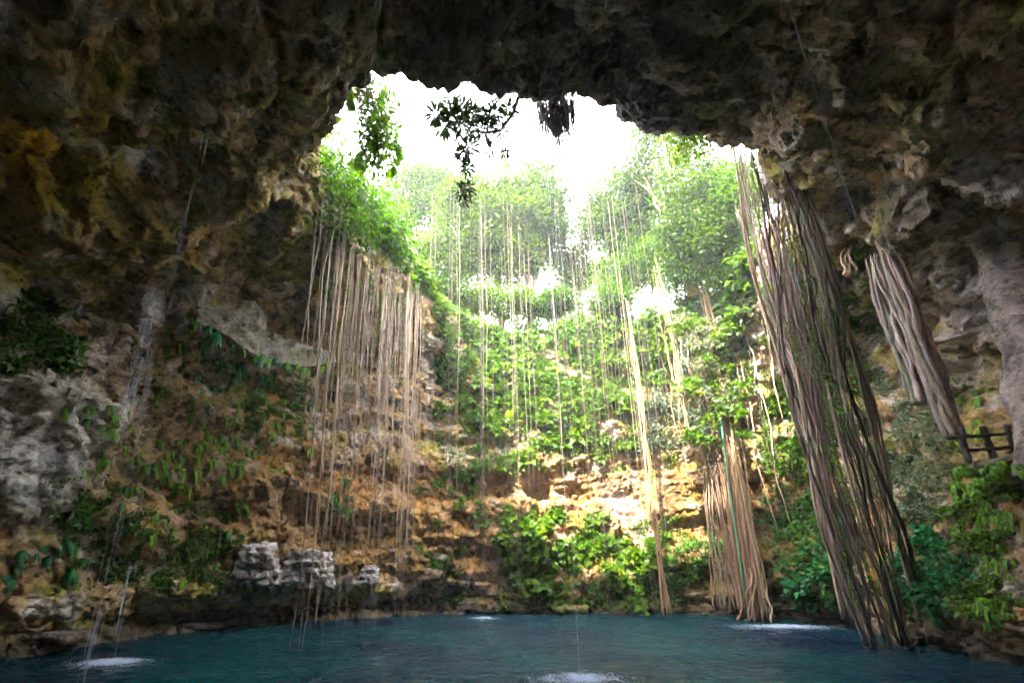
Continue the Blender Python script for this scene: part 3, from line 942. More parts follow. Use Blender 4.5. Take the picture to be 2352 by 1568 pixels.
def bundle(name, base, label, specs, group=None, seed=0, cut=0, wig=.05):
    root = empty(name, base)
    tag(root, label, 'roots', group)
    r = np.random.default_rng(seed)
    for (pts, Yof, s0, s1, n, r0, r1, c, *jit) in specs:
        for k in range(n):
            P = strand_path(pts, Yof, s0, s1, r, jit=jit[0] if jit else 0, cut=cut if n > 1 else 0, wig=wig * r.uniform(.5, 1.6))
            rad = r.uniform(r0, r1)
            mb = MB()
            cc = np.array(c) * r.uniform(.55, 1.5) * (1 + .08 * r.normal(size=3))
            tt = np.linspace(0, 1, len(P))
            tube(mb, P, rad * (1 + .15 * r.normal(size=len(P))) * np.interp(tt, [0, .25, .85, 1], [.4, .85, 1, 1.2]), 6, np.clip(cc, .05, 3))
            keep(obj('root', smooth_me(mb.mesh('root', mats=[M['root']]))), root)
    return root
fY = lambda v: float(np.interp(v, bv, bY))
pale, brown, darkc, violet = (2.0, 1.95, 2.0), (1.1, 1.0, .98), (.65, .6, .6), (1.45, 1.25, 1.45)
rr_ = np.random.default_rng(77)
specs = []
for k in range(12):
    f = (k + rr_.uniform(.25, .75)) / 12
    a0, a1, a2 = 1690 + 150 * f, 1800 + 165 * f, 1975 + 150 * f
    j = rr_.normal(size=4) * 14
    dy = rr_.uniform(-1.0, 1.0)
    shade_ = np.array(pale if f < .3 and k % 2 == 0 else (violet if f < .5 else (brown if f < .7 else darkc))) * rr_.uniform(.55, 1.15) * (.5 if k % 3 == 2 else 1)  # lit left side and darker right side painted into the strand colours
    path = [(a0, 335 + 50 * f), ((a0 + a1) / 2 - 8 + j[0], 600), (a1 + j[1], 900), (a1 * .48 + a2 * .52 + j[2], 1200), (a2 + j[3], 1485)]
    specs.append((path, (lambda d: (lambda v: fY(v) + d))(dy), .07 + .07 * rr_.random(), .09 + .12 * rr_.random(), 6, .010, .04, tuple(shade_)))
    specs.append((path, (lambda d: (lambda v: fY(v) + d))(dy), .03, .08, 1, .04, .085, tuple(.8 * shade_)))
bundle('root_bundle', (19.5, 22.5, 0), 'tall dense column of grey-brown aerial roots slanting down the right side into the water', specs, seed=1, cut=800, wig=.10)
bundle('root_bundle', (21.5, 23.5, 0), 'thinner dark twisted root column right beside the tall dense one', [
    ([(1830, 380), (1885, 560), (1945, 760), (2005, 960), (2032, 1120), (2078, 1330), (2125, 1492)], lambda v: fY(v) + .2, .25, .3, 10, .02, .07, darkc),
], seed=2)
bundle('root_bundle', (17.2, 22.5, 0), 'loose thin root strands left of the tall dense root column', [
    ([(1690, 340), (1715, 480), (1740, 620), (1790, 800), (1860, 1000), (1950, 1420)], lambda v: fY(v) + .4, .25, .5, 7, .035, .07, brown),
    ([(1790, 380), (1800, 620), (1830, 800), (1850, 960), (1905, 1200), (1960, 1430)], lambda v: fY(v) + .9, .35, .5, 6, .035, .07, darkc),
], seed=3)
tan = (.85, .68, .50)
cY = lambda Y: (lambda v: Y)
bundle('root_bundle', (19.4, 32.5, 0), 'tan column of slender roots widening at the far right waterline', [
    ([(1580, 500), (1608, 640), (1640, 800), (1668, 960), (1690, 1100), (1712, 1250), (1738, 1418)], cY(32.2), .35, .85, 22, .02, .08, tan, 330),
    ([(1628, 740), (1660, 900), (1690, 1100), (1714, 1250), (1740, 1425)], cY(32.4), .3, .7, 7, .05, .11, (.75, .6, .46), 200),
    ([(1716, 1260), (1728, 1340), (1742, 1425)], cY(32.1), .4, 1.2, 7, .04, .11, (1.0, .75, .58), 60),
], seed=4)
bundle('root_bundle', (18.0, 33.4, 0), 'dark brown root curtain just left of the tan root column', [
    ([(1560, 660), (1605, 880), (1632, 1000), (1650, 1130), (1668, 1250), (1690, 1400)], cY(33.0), .7, 1.3, 24, .018, .07, (.7, .55, .44), 300),
], seed=5)
bundle('root_bundle', (13.6, 33.0, 0), 'cluster of slim tan roots hanging from the bushes on the right rim', [
    ([(1496, 575), (1512, 660), (1530, 740), (1548, 850), (1566, 1000)], cY(32.2), .3, .9, 12, .014, .032, (.95, .8, .58), 120),
], seed=6)
bundle('root_bundle', (13.3, 33.5, 0), 'slender single root trunk reaching the far waterline between green shrubs', [
    ([(1440, 690), (1478, 960), (1496, 1150), (1508, 1230), (1520, 1320), (1530, 1412)], cY(33.0), .12, .28, 8, .02, .07, (1.0, .75, .5)),
], seed=7, wig=.08)
bundle('root_bundle', (20.4, 18.5, 8.5), 'grey fluted root column hugging the right rock above the railing', [
    ([(2030, 545), (2070, 650), (2110, 770), (2150, 890), (2192, 1005)], cY(18.6), .34, .3, 22, .08, .14, (1.2, 1.1, 1.2)),
], seed=8)
bundle('root_bundle', (19.0, 19.3, 10.0), 'pale bluish root drape left of the grey fluted root column', [
    ([(2010, 590), (2035, 680), (2065, 780), (2095, 860), (2120, 925)], cY(19.4), .4, .35, 16, .06, .12, (1.5, 1.5, 1.65)),
], seed=9)
bundle('root_bundle', (18.2, 19.6, 13.5), 'small tangle of pale roots spilling over the right rock shelf', [
    ([(1990, 520), (1960, 550), (1945, 580), (1950, 630)], cY(20.2), .3, .4, 9, .03, .06, (1.3, 1.1, .9)),
], seed=10)
# green rope beside the tan roots
mb = MB()
P = np.array([at_y(x, y, 31.2) for x, y in ((1652, 930), (1662, 1020), (1675, 1120), (1690, 1220), (1703, 1310), (1716, 1420))])
tube(mb, P, .06, 7)
tag(obj('rope', smooth_me(mb.mesh('rope', mats=[M['rope']]))), 'green rope hanging down along the tan root column', 'rope')

# root beard under the front lip
mb = MB()
r = np.random.default_rng(9)
bc = at_y(1278, 262, 15.2)
for k in range(230):
    a = r.uniform(0, 6.28); q = math.sqrt(r.uniform(0, 1))
    tp = bc + np.array([q * math.cos(a) * .85, q * math.sin(a) * .5, r.uniform(.1, 1.1)])
    L = r.uniform(1.2, 2.6) * (1.1 - .4 * q)
    t = np.linspace(0, 1, 8)[:, None]
    P = tp + t * np.array([0, 0, -L]) + .03 * np.sin(t * 9 + a) * np.array([1, .6, 0])
    tube(mb, P, np.linspace(.03, .012, 8), 4, np.array([.5, .45, .6]) * r.uniform(.4, 1), cap=False)
tag(obj('root_beard', mb.mesh('root_beard', mats=[M['root']])), 'dark bushy root beard hanging from the near lip against the sky', 'roots')

# ------------------------------------------------------------------ the curtain of hanging roots on the left and the strands over the pool
lipi = NT - 1 - np.argmax(tk[::-1] <= 10.35)
def lip_point(phi, k=None):
    i = int(np.argmin(np.abs(phis - phi)))
    return G2[i, lipi if k is None else k]
clumps = [-111, -107, -104, -99, -97, -92, -88, -85, -79, -76, -70, -66, -59, -55, -48, -44, -39]
for k in range(135):
    phi = (-112 + 84 * ((k + rng.uniform(0, 1)) / 170)) if rng.random() < .35 else rng.choice(clumps) + rng.normal() * 1.1
    p = lip_point(phi) + np.array([rng.uniform(-.25, .35), rng.uniform(-.3, .3), rng.uniform(0.2, 2.2)])
    u = rng.random()
    zend = rng.uniform(-.4, 1.6) if u < .22 else (rng.uniform(3, 9) if u < .5 else rng.uniform(9, 15))
    rad = rng.choice([.009, .013, .02, .038], p=[.40, .33, .2, .07])
    x, v, _ = project(p)
    thick = 'thick' if rad > .03 else ('slim' if rad > .016 else 'hair-thin')
    ln = 'reaching down to the water' if zend < 1.7 else ('ending low above the ledges' if zend < 9 else 'ending high in the air')
    zone = 'near' if x < 850 else ('middle' if x < 930 else 'far')
    where = {'near': 'at the near left end', 'middle': 'in the middle', 'far': 'at the far right end'}[zone]
    hang(tuple(p), p[2] - zend, rad, '%s root %s of the left curtain, %s' % (thick, where, ln), 'left root curtain, ' + zone)
tcl = [1000, 1042, 1098, 1112, 1160, 1172, 1215, 1260, 1268, 1312, 1318, 1345, 1390, 1432, 1455]
for k in range(72):
    px = rng.uniform(985, 1470) if rng.random() < .3 else rng.choice(tcl) + rng.normal() * 6
    Yr = rng.uniform(33.4, 35.6) - .05 * abs(px - 1200) / 30
    top = at_y(px, rng.uniform(330, 640), Yr)
    top[2] = min(top[2], 36)
    u = rng.random()
    zend = rng.uniform(-.3, 1.5) if u < .3 else rng.uniform(2, 14)
    darkr = rng.random() < .55
    hang(tuple(top), top[2] - zend, rng.choice([.008, .012, .018], p=[.45, .4, .15]),
         '%s root thread before the %s of the far wall, %s' % ('dark' if darkr else 'light brown', 'left third' if px < 1140 else ('middle' if px < 1310 else 'right third'), 'reaching the water' if zend < 1.6 else ('ending low' if zend < 8 else 'ending high')),
         'dark root threads before the far wall' if darkr else 'light root threads before the far wall', dark_root if darkr else mid_root)
for k in range(26):
    px = rng.uniform(1480, 1760)
    top, _n = hit(px, rng.uniform(650, 900))
    if top is None: continue
    top = top + np.array([0, -1.2, 0])
    hang(tuple(top), min(top[2] - .2, rng.uniform(5, 13)), rng.choice([.02, .03, .045]), 'slim root hanging over the leafy right part of the far wall', 'roots over the leafy right far wall', dark_root if rng.random() < .4 else None)

# ------------------------------------------------------------------ plants on the rock
def region(kind, name, x0, x1, y0, y1, n, s0, s1, label, cat, group, off=.05, seed=0, tries=4):
    r = random.Random(seed * 77 + n)
    for i in range(n):
        for t in range(tries):
            px, py = r.uniform(x0, x1), r.uniform(y0, y1)
            # thin the outline so that patches are not rectangles
            ex = (px - (x0 + x1) / 2) / ((x1 - x0) / 2); ey = (py - (y0 + y1) / 2) / ((y1 - y0) / 2)
            if ex ** 4 + ey ** 4 > .9: continue
            p, nrm = hit(px, py)
            if p is None or p[2] < .25: continue
            sc_ = r.uniform(s0, s1)
            lab = label
            if n > 3:
                vert = 'upper' if ey < -.33 else ('lower' if ey > .33 else 'middle')
                side = 'left' if ex < -.33 else ('right' if ex > .33 else 'centre')
                lab = ('big ' if sc_ > (s0 + s1) / 2 else 'small ') + label
                if len(lab.split()) < 15: lab += ', ' + vert + ' ' + side
            plant(kind, name, tuple(p + nrm * off), nrm, sc_, lab, cat, group, r.randrange(100))
            break
PROTO['strong'] = PROTO['big'] + PROTO['broad']
REG = [
    ('broad', 'climbing_plant', 990, 1480, 740, 900, 60, 1.0, 1.7, 'bright leafy climber high on the far wall under the rim', 'plant', 'climbers high on the far wall'),
    ('strong', 'broadleaf_plant', 1040, 1500, 860, 1090, 46, .9, 1.5, 'green leafy plant halfway up the far wall', 'plant', 'leafy plants halfway up the far wall'),
    ('broad', 'creeping_plant', 960, 1130, 1060, 1330, 22, .5, 1.0, 'green sprig on the brown rock low on the far wall left of centre', 'plant', 'sprigs on the brown rock'),
    ('big', 'broadleaf_plant', 1180, 1560, 1230, 1400, 36, .7, 1.2, 'bright green bush on the bank below the sunlit pale rock', 'shrub', 'bushes below the sunlit pale rock'),
    # right of the opening: the bright green wall of climbers
    ('broad', 'rim_climber', 1340, 1740, 520, 760, 70, 1.1, 2.0, 'sunlit yellow-green climber on the upper right rim wall', 'plant', 'climbers on the upper right rim wall'),
    ('small', 'small_leaved_shrub', 1560, 1740, 600, 900, 40, 1.0, 1.7, 'dusty small-leaved shrub on the wall left of the tall root column', 'shrub', 'dusty shrubs left of the tall root column'),
    ('broad', 'climbing_plant', 1290, 1580, 720, 900, 44, .9, 1.6, 'yellow-green climber on the sunlit right half of the far wall', 'plant', 'climbers on the sunlit right half of the far wall'),
    ('broad', 'rim_climber', 990, 1340, 690, 790, 46, .8, 1.4, 'leafy climber spilling over the far rim', 'plant', 'climbers along the far rim'),
    ('big', 'broadleaf_plant', 1000, 1240, 790, 990, 30, .7, 1.2, 'large-leaved plant on the left half of the far wall', 'plant', 'large-leaved plants on the left half of the far wall'),
    ('broad', 'lime_shrub', 1160, 1250, 890, 970, 12, .9, 1.3, 'bright lime shrub halfway up the middle of the far wall', 'shrub', 'bright lime shrubs halfway up the far wall'),
    ('broad', 'climbing_plant', 1250, 1480, 880, 1040, 30, .7, 1.2, 'green climber above the pale rock on the far wall', 'plant', 'climbers above the pale rock'),
    ('small', 'small_leaved_shrub', 1470, 1650, 910, 1080, 26, 1.0, 1.7, 'grey-green shrub bulging from the far wall beside the brown root curtain', 'shrub', 'grey-green shrubs beside the brown root curtain'),
    ('big', 'broadleaf_plant', 1130, 1400, 1180, 1290, 30, .7, 1.1, 'green broadleaf plant low on the middle of the far wall', 'plant', 'broadleaf plants low on the far wall'),
    ('broad', 'leafy_shrub', 1230, 1600, 1290, 1398, 46, .6, 1.1, 'green bush at the foot of the far wall near the water', 'shrub', 'bushes at the foot of the far wall'),
    ('big', 'broadleaf_plant', 1010, 1060, 1345, 1390, 4, .4, .6, 'small broadleaf plant on the waterline rocks left of centre', 'plant', 'small plants on the waterline rocks'),
    ('dark', 'dark_leaved_bush', 1560, 1660, 1220, 1340, 12, .7, 1.1, 'dark green bush at the foot of the brown root curtain', 'shrub', 'bushes at the foot of the brown root curtain'),
    ('broad', 'climbing_plant', 1750, 1940, 880, 1120, 30, .7, 1.2, 'green climber on the wall seen between the tan and the grey root columns', 'plant', 'climbers between the root columns'),
    ('dark', 'dark_leaved_bush', 1745, 1960, 1110, 1400, 46, .7, 1.3, 'dark leafy bush above the water between the root columns', 'shrub', 'bushes between the root columns'),
    ('emerald', 'emerald_bush', 1820, 1960, 1270, 1400, 14, .8, 1.2, 'vivid emerald bush near the water behind the tall root column', 'shrub', 'emerald bushes behind the tall root column'),
    ('small', 'small_leaved_shrub', 1980, 2210, 880, 1200, 46, .6, 1.1, 'grey-green creeper on the slope below the railing', 'shrub', 'creepers on the slope below the railing'),
    ('broad', 'climbing_plant', 1920, 2040, 570, 880, 22, .5, .9, 'light green climber beside the pale root drape', 'plant', 'climbers beside the pale root drape'),
    ('emerald', 'emerald_bush', 2060, 2230, 1230, 1430, 26, .7, 1.1, 'deep emerald bush low on the right bank', 'shrub', 'emerald bushes low on the right bank'),
    ('bigfern', 'fern', 2190, 2352, 1060, 1200, 14, .7, 1.0, 'lush green fern on the right bank just below the railing', 'fern', 'ferns on the right bank'),
    ('fern', 'fern', 2170, 2300, 890, 1010, 10, .7, 1.1, 'green fern on the rock behind the railing', 'fern', 'ferns behind the railing'),
    ('bigfern', 'fern', 2190, 2352, 1070, 1440, 70, .5, .95, 'bright fern spilling over the right bank', 'fern', 'big ferns of the right bank'),
    ('broad', 'climbing_plant', 1740, 1960, 640, 1000, 40, .8, 1.5, 'green climber on the wall behind the upper tall root column', 'plant', 'climbers behind the tall root column'),
    ('big', 'broadleaf_plant', 1090, 1330, 800, 1010, 14, 1.2, 1.7, 'very large-leaved plant on the middle of the far wall', 'plant', 'very large-leaved plants on the far wall'),
    ('broad', 'creeping_plant', 2190, 2352, 1070, 1440, 26, .45, .8, 'broad-leaved green plant among the ferns of the right bank', 'plant', 'broad-leaved plants among the right bank ferns'),
    # left side
    ('fern', 'fern', 420, 720, 880, 1090, 36, .6, 1.0, 'bright fern on the left wall beside the root curtain', 'fern', 'ferns beside the root curtain'),
    ('fern', 'fern', 180, 420, 1020, 1200, 18, .5, .9, 'green fern under the pale bulging rock of the left wall', 'fern', 'ferns under the pale bulge'),
    ('fern', 'fern', 300, 700, 860, 1100, 30, .6, 1.0, 'green fern on the middle of the left wall', 'fern', 'ferns on the middle of the left wall'),
    ('broad', 'creeping_plant', 380, 560, 1080, 1340, 26, .4, .8, 'yellow-green creeper on the rusty lower left wall', 'plant', 'creepers on the rusty lower left wall'),
    ('fern', 'fern', 330, 580, 1000, 1090, 40, .6, 1.0, 'bright green fern on the mossy ledge of the left wall', 'fern', 'ferns on the mossy ledge of the left wall'),
    ('darkfern', 'fern', 440, 640, 750, 900, 40, .7, 1.2, 'deep green hanging fern below the plastered gallery wall', 'fern', 'ferns below the gallery wall'),
    ('fern', 'fern', 370, 460, 720, 860, 12, .7, 1.1, 'light green fern beside the thin waterfall on the left', 'fern', 'ferns beside the left waterfall'),
    ('fern', 'fern', 130, 330, 930, 1010, 14, .5, .8, 'small fern on the pale bulging rock at left', 'fern', 'ferns on the pale bulging rock'),
    ('dark', 'dark_leaved_bush', 0, 160, 690, 860, 18, .8, 1.3, 'dark bush on the shadowed shelf at the left edge', 'shrub', 'bushes on the shadowed left shelf'),
    ('dark', 'dark_leaved_bush', 130, 340, 1110, 1330, 26, .4, .8, 'dark green tuft on the lower left wall under the pale bulge', 'plant', 'tufts on the lower left wall'),
    ('fern', 'fern', 340, 570, 1110, 1340, 24, .5, .9, 'green fern on the rusty lower left wall', 'fern', 'ferns on the rusty lower left wall'),
    ('darkfern', 'fern', 0, 200, 1230, 1340, 20, .4, .8, 'bluish green fern near the left edge above the water', 'fern', 'ferns near the left edge'),
    ('broad', 'creeping_plant', 560, 720, 870, 1010, 24, .4, .8, 'green creeper on the wall behind the left root curtain', 'plant', 'creepers behind the left root curtain'),
    ('dark', 'dark_leaved_bush', 230, 520, 1290, 1360, 18, .4, .7, 'low dark green tuft on the ledge above the left waterline', 'plant', 'tufts above the left waterline'),
    ('dark', 'dark_leaved_bush', 760, 830, 1110, 1180, 5, .6, .9, 'green tuft on the brown rock behind the roots', 'plant', 'tufts on the brown rock'),
    ('agave', 'agave', 555, 570, 1365, 1385, 1, .9, 1.0, 'spiky blue-grey agave below the white blocks', 'agave', None),
    ('agave', 'agave', 695, 715, 1370, 1388, 1, .9, 1.0, 'spiky grey agave on the ledge right of the white blocks', 'agave', None),
]
for k, q in enumerate(REG):
    region(*q, seed=k)
STR = [
    (560, 720, 860, 1000, 26, .7, 1.4, 'trailing vine with small leaves on the wall left of the root curtain', 'vines left of the root curtain'),
    (440, 520, 1100, 1300, 10, .6, 1.0, 'lime trailing vine on the lower left wall', 'vines on the lower left wall'),
    (740, 960, 560, 800, 16, .5, 1.1, 'trailing vine caught in the left root curtain', 'vines in the left root curtain'),
    (1250, 1480, 880, 960, 16, .6, 1.1, 'trailing vine over the pale rock of the far wall', 'vines over the pale rock'),
    (1740, 1900, 850, 1150, 26, .8, 1.6, 'leafy vine hanging between the tan and grey root columns', 'vines between the root columns'),
    (1550, 1720, 700, 900, 22, .8, 1.6, 'leafy vine hanging down the right rim wall', 'vines down the right rim wall'),
]
for k, (x0, x1, y0, y1, n, s0, s1, lab, grp) in enumerate(STR):
    region('strand', 'trailing_vine', x0, x1, y0, y1, n, s0, s1, lab, 'vine', grp, off=.35, seed=200 + k)
for k in range(22):
    r_ = random.Random(k + 500)
    x_ = r_.uniform(450, 760)
    y_ = float(np.interp(x_, [450, 490, 520, 560, 600, 650, 700, 770], [745, 756, 774, 800, 818, 832, 838, 834])) + r_.uniform(-8, 10)
    plant('darkfern' if k % 2 else 'fern', 'fern', tuple(at_y(x_, y_, YG(x_) - .1)), (.3, -1, 0), r_.uniform(.5, 1.0), 'fern hanging from the foot of the plastered gallery wall', 'fern', 'ferns at the foot of the gallery wall', k)
for k in range(14):
    r_ = random.Random(k + 900)
    plant('bigfern', 'fern', tuple(at_y(r_.uniform(2195, 2350), r_.uniform(1066, 1100), r_.uniform(15.9, 16.4))), (-.5, -1, 0), r_.uniform(.45, .8), 'bright fern hanging over the front edge of the mossy stone ledge', 'fern', 'ferns on the ledge edge', k)
# a few vines climb the big root column itself
for k in range(16):
    v = rng.uniform(500, 1300)
    x = np.interp(v, [335, 600, 900, 1200, 1475], [1735, 1800, 1890, 1965, 2010]) + rng.uniform(-40, 60)
    p = at_y(x, v, fY(v) - .9)
    plant('strand', 'trailing_vine', tuple(p), (0, -1, 0), rng.uniform(.5, .9), 'small-leaved vine clinging to the tall dense root column, %s' % ('near its top' if v < 760 else ('halfway down' if v < 1030 else 'in its lower half')), 'vine', 'vines on the tall root column', k)

# shrubs on the left lip over the root curtain, and on the rim elsewhere
def lip_plants(kind, name, phi0, phi1, n, s0, s1, k0, label, cat, group, seed):
    r = random.Random(seed)
    for i in range(n):
        ph_ = phi0 + (phi1 - phi0) * (i + r.random()) / n
        ii = int(np.argmin(np.abs(phis - ph_)))
        jj = int(np.argmin(np.abs(tk - (k0 + r.uniform(-.25, .45)))))
        p = G2[ii, jj]; nn = N2.reshape(NPHI, NT, 3)[ii, jj]
        plant(kind, name, tuple(p), nn, r.uniform(s0, s1), label, cat, group, r.randrange(100))
lip_plants('broad', 'leafy_shrub', -112, -84, 26, .8, 1.5, 10.8, 'bright green shrub over the near end of the left root curtain', 'shrub', 'shrubs over the near end of the root curtain', 1)
lip_plants('broad', 'leafy_shrub', -84, -30, 44, .8, 1.6, 10.9, 'green shrub crowning the left root curtain', 'shrub', 'shrubs crowning the root curtain', 2)
lip_plants('strand', 'trailing_vine', -112, -32, 22, .35, .9, 10.5, 'leafy vine trailing from the left lip over the root curtain', 'vine', 'vines trailing over the root curtain', 8)
lip_plants('big', 'broadleaf_plant', -108, -40, 12, 1.0, 1.7, 10.8, 'large-leaved plant sticking out above the left root curtain', 'plant', 'large-leaved plants above the root curtain', 9)
lip_plants('big', 'broadleaf_plant', -158, -128, 20, .7, 1.3, 10.8, 'green leafy plant hanging off the upper left corner of the opening', 'plant', 'plants at the upper left corner of the opening', 3)
lip_plants('dark', 'dark_leaved_bush', 165, 205, 16, .5, .9, 10.9, 'dark bush on the near lip against the white sky', 'shrub', 'bushes on the near lip', 4)
lip_plants('broad', 'leafy_shrub', 100, 160, 26, .6, 1.2, 11.0, 'green bush on the right part of the near lip', 'shrub', 'bushes on the right near lip', 5)

# ground cover of tiny leaves in the wettest and sunniest places: nobody could count it
mb = MB()
r = np.random.default_rng(3)
COVER = [(1350, 1740, 560, 900, 9000, .24), (990, 1480, 700, 800, 5000, .22), (1000, 1560, 790, 1080, 9000, .22), (1140, 1600, 1180, 1400, 6500, .2), (1745, 1960, 850, 1400, 6500, .17),
         (1960, 2220, 860, 1430, 2200, .2), (330, 720, 760, 1090, 700, .2), (100, 570, 1090, 1360, 700, .18), (0, 160, 700, 860, 1500, .14), (1900, 2040, 580, 900, 1500, .14)]
for (x0, x1, y0, y1, n, L) in COVER:
    pts, nrms = [], []
    xy = np.stack([r.uniform(x0, x1, n), r.uniform(y0, y1, n)], 1)
    keepm = pnoise(np.stack([xy[:, 0] / 60, xy[:, 1] / 45, np.full(n, float(n))], 1)) > -.04
    for px, py in xy[keepm]:
        p, nn = hit(px, py)
        if p is None or p[2] < .2: continue
        pts.append(p + nn * r.uniform(.02, .22)); nrms.append(nn)
    if not pts: continue
    pts = np.array(pts); nrms = np.array(nrms); q = len(pts)
    D = np.array([0, 0, -.9]) + r.normal(size=(q, 3)) * .7 + nrms * .4
    ll = L * r.uniform(.6, 1.5, q)
    leaves(mb, pts, D, nrms + r.normal(size=(q, 3)) * .5 + np.array([0, 0, .5]), ll, ll * .6, vary(q, .5, 1.5, .07, r))
gc = obj('ground_cover', mb.mesh('ground_cover', mats=[M['leaf']]))
tag(gc, 'low green creeping leaves matted over the rock walls', 'creeper', kind='stuff')

# ------------------------------------------------------------------ trees round the rim
def tree(name, base, H, center, radii, nclus, per, leafL, label, seed, trunk_r=.28, mat=None, barkc=(1, 1, 1), sig=.55, lowcut=None, group=None):
    r = np.random.default_rng(seed)
    base = np.array(base, float); center = np.array(center, float); radii = np.array(radii, float)
    root = empty(name, tuple(base))
    tag(root, label, 'tree', group)
    mb = MB()
    fork = base + (center - base) * .55 + np.array([r.normal() * .3, r.normal() * .3, 0])
    t = np.linspace(0, 1, 9)[:, None]
    P = base * (1 - t) + fork * t + np.sin(t * math.pi) * np.array([r.normal() * .5, r.normal() * .5, 0])
    tube(mb, P, np.linspace(trunk_r * 1.3, trunk_r * .8, 9), 9, np.array(barkc))
    ends = []
    nl = 8
    for k in range(nl):
        tgt = center + rdir(1, r)[0] * radii * r.uniform(.55, .95)
        s = P[r.integers(5, 9)]
        m_ = (s + tgt) / 2 + np.array([0, 0, .12 * H]) * r.uniform(-.3, .6) + r.normal(size=3) * .4
        tt = np.linspace(0, 1, 10)[:, None]
        Q = (1 - tt) ** 2 * s + 2 * tt * (1 - tt) * m_ + tt ** 2 * tgt
        Q += .12 * np.sin(tt * 12 + k) * rdir(1, r)
        tube(mb, Q, np.linspace(trunk_r * .5, .03, 10), 6, np.array(barkc))
        ends.append(Q)
    E = np.concatenate([e[3:] for e in ends])
    nclus = int(nclus * 1.25)
    cl = center + rdir(nclus, r) * (r.uniform(.3, 1.15, nclus) ** .7)[:, None] * radii
    cl = cl[pnoise(cl / 1.9 + seed) > -.18]
    for c in cl:
        j = np.argmin(np.linalg.norm(E - c, axis=1))
        if r.random() < .7:
            tt = np.linspace(0, 1, 5)[:, None]
            tube(mb, E[j] * (1 - tt) + c * tt + np.sin(tt * 3.1) * r.normal(size=3) * .2, np.linspace(.035, .01, 5), 3, np.array(barkc), cap=False)
    keep(obj('trunk', smooth_me(mb.mesh('trunk', mats=[M['bark']]))), root)
    n = len(cl) * per
    cc = np.repeat(cl, per, 0)
    pts = cc + r.normal(size=(n, 3)) * sig * np.array([1, 1, .7])
    D = (pts - cc) + r.normal(size=(n, 3)) * .4 + np.array([0, 0, -.25])
    ll = leafL * r.uniform(.6, 1.3, n)
    shade = np.repeat(r.uniform(.7, 1.3, len(cl)), per)[:, None]
    mc = MB()
    leaves(mc, pts, D, np.array([0, 0, 1.0]) + r.normal(size=(n, 3)) * .6, ll, ll * .5, vary(n, .6, 1.35, .05, r) * shade)
    keep(obj('crown', mc.mesh('crown', mats=[mat or M['tree_leaf']])), root)
    return root
def T(px, py, Y): return at_y(px, py, Y)
zr = 25.6
def gbase(px, Y, z=25.4):
    p = at_y(px, 700, Y); p[2] = z; return p
tree('tree', gbase(1150, 40.5), 16, T(1125, 515, 38.5), (5.2, 3.4, 6.2), 330, 75, .46, 'broad green tree in the middle of the far rim, full crown against the sky', 1, .3)
tree('tree', gbase(1215, 41.5), 15, T(1240, 490, 40), (2.8, 2.6, 5.8), 200, 75, .42, 'slimmer tree right of the broad middle tree with a bright gap beside it', 2, .24)
tree('tree', gbase(985, 43), 14, T(965, 465, 43), (4.2, 3.0, 4.4), 170, 70, .46, 'sparse pale tree at the left of the far rim with a visible forked trunk', 3, .22, barkc=(1.7, 1.6, 1.4), sig=.6)
tree('tree', gbase(1420, 41), 14, T(1430, 500, 39), (4.4, 3.2, 5.6), 280, 75, .42, 'rounded green tree on the right part of the far rim', 4, .27)
tree('tree', gbase(1600, 34), 17, T(1510, 345, 33), (3.8, 3.2, 3.0), 120, 50, .34, 'high airy tree over the right rim with a thick leaning trunk', 5, .42, barkc=(1.5, 1.2, .95))
tree('tree', gbase(1660, 32), 12, T(1620, 500, 30), (3.4, 2.8, 5.4), 280, 60, .36, 'leafy bright tree close behind the tall root column', 6, .26)
tree('tree', gbase(1345, 44), 10, T(1320, 620, 43), (3.0, 2.2, 3.0), 110, 60, .40, 'small tree between the two bright sky gaps of the far rim', 7, .18)
tree('tree', gbase(1205, 40.0), 9, T(1190, 590, 39.0), (2.4, 2.0, 2.6), 90, 56, .38, 'thin tree with a dark trunk standing in the bright gap of the far rim', 13, .2, barkc=(.5, .42, .36))
tree('tree', gbase(1050, 39.5), 8, T(1010, 610, 37.5), (3.0, 2.2, 3.4), 150, 56, .36, 'low bushy tree at the left end of the far rim', 8, .16)
tree('tree', (-9.5, 21, 25.4), 9, T(795, 450, 20.5), (1.8, 2.2, 2.2), 70, 46, .34, 'low bright tree leaning over the near end of the left root curtain', 9, .13, sig=.5, mat=M['leaf'])
tree('tree', (-8.5, 27, 25.4), 9, T(880, 540, 25.5), (2.0, 2.6, 1.9), 90, 46, .36, 'low leafy tree crowning the middle of the left root curtain', 10, .13, sig=.5, mat=M['leaf'])
tree('tree', (-5.6, 13.4, 24.8), 6, T(850, 285, 15.2), (.75, 1.0, 2.1), 60, 44, .26, 'green leafy tree drooping over the upper left corner of the opening', 11, .08, sig=.32, mat=M['leaf'])
tree('tree', (11, 13.6, 26.0), 7, T(1560, 310, 17.5), (1.6, 1.6, .7), 40, 44, .24, 'small tree peeping over the right part of the near lip', 12, .10, sig=.35)
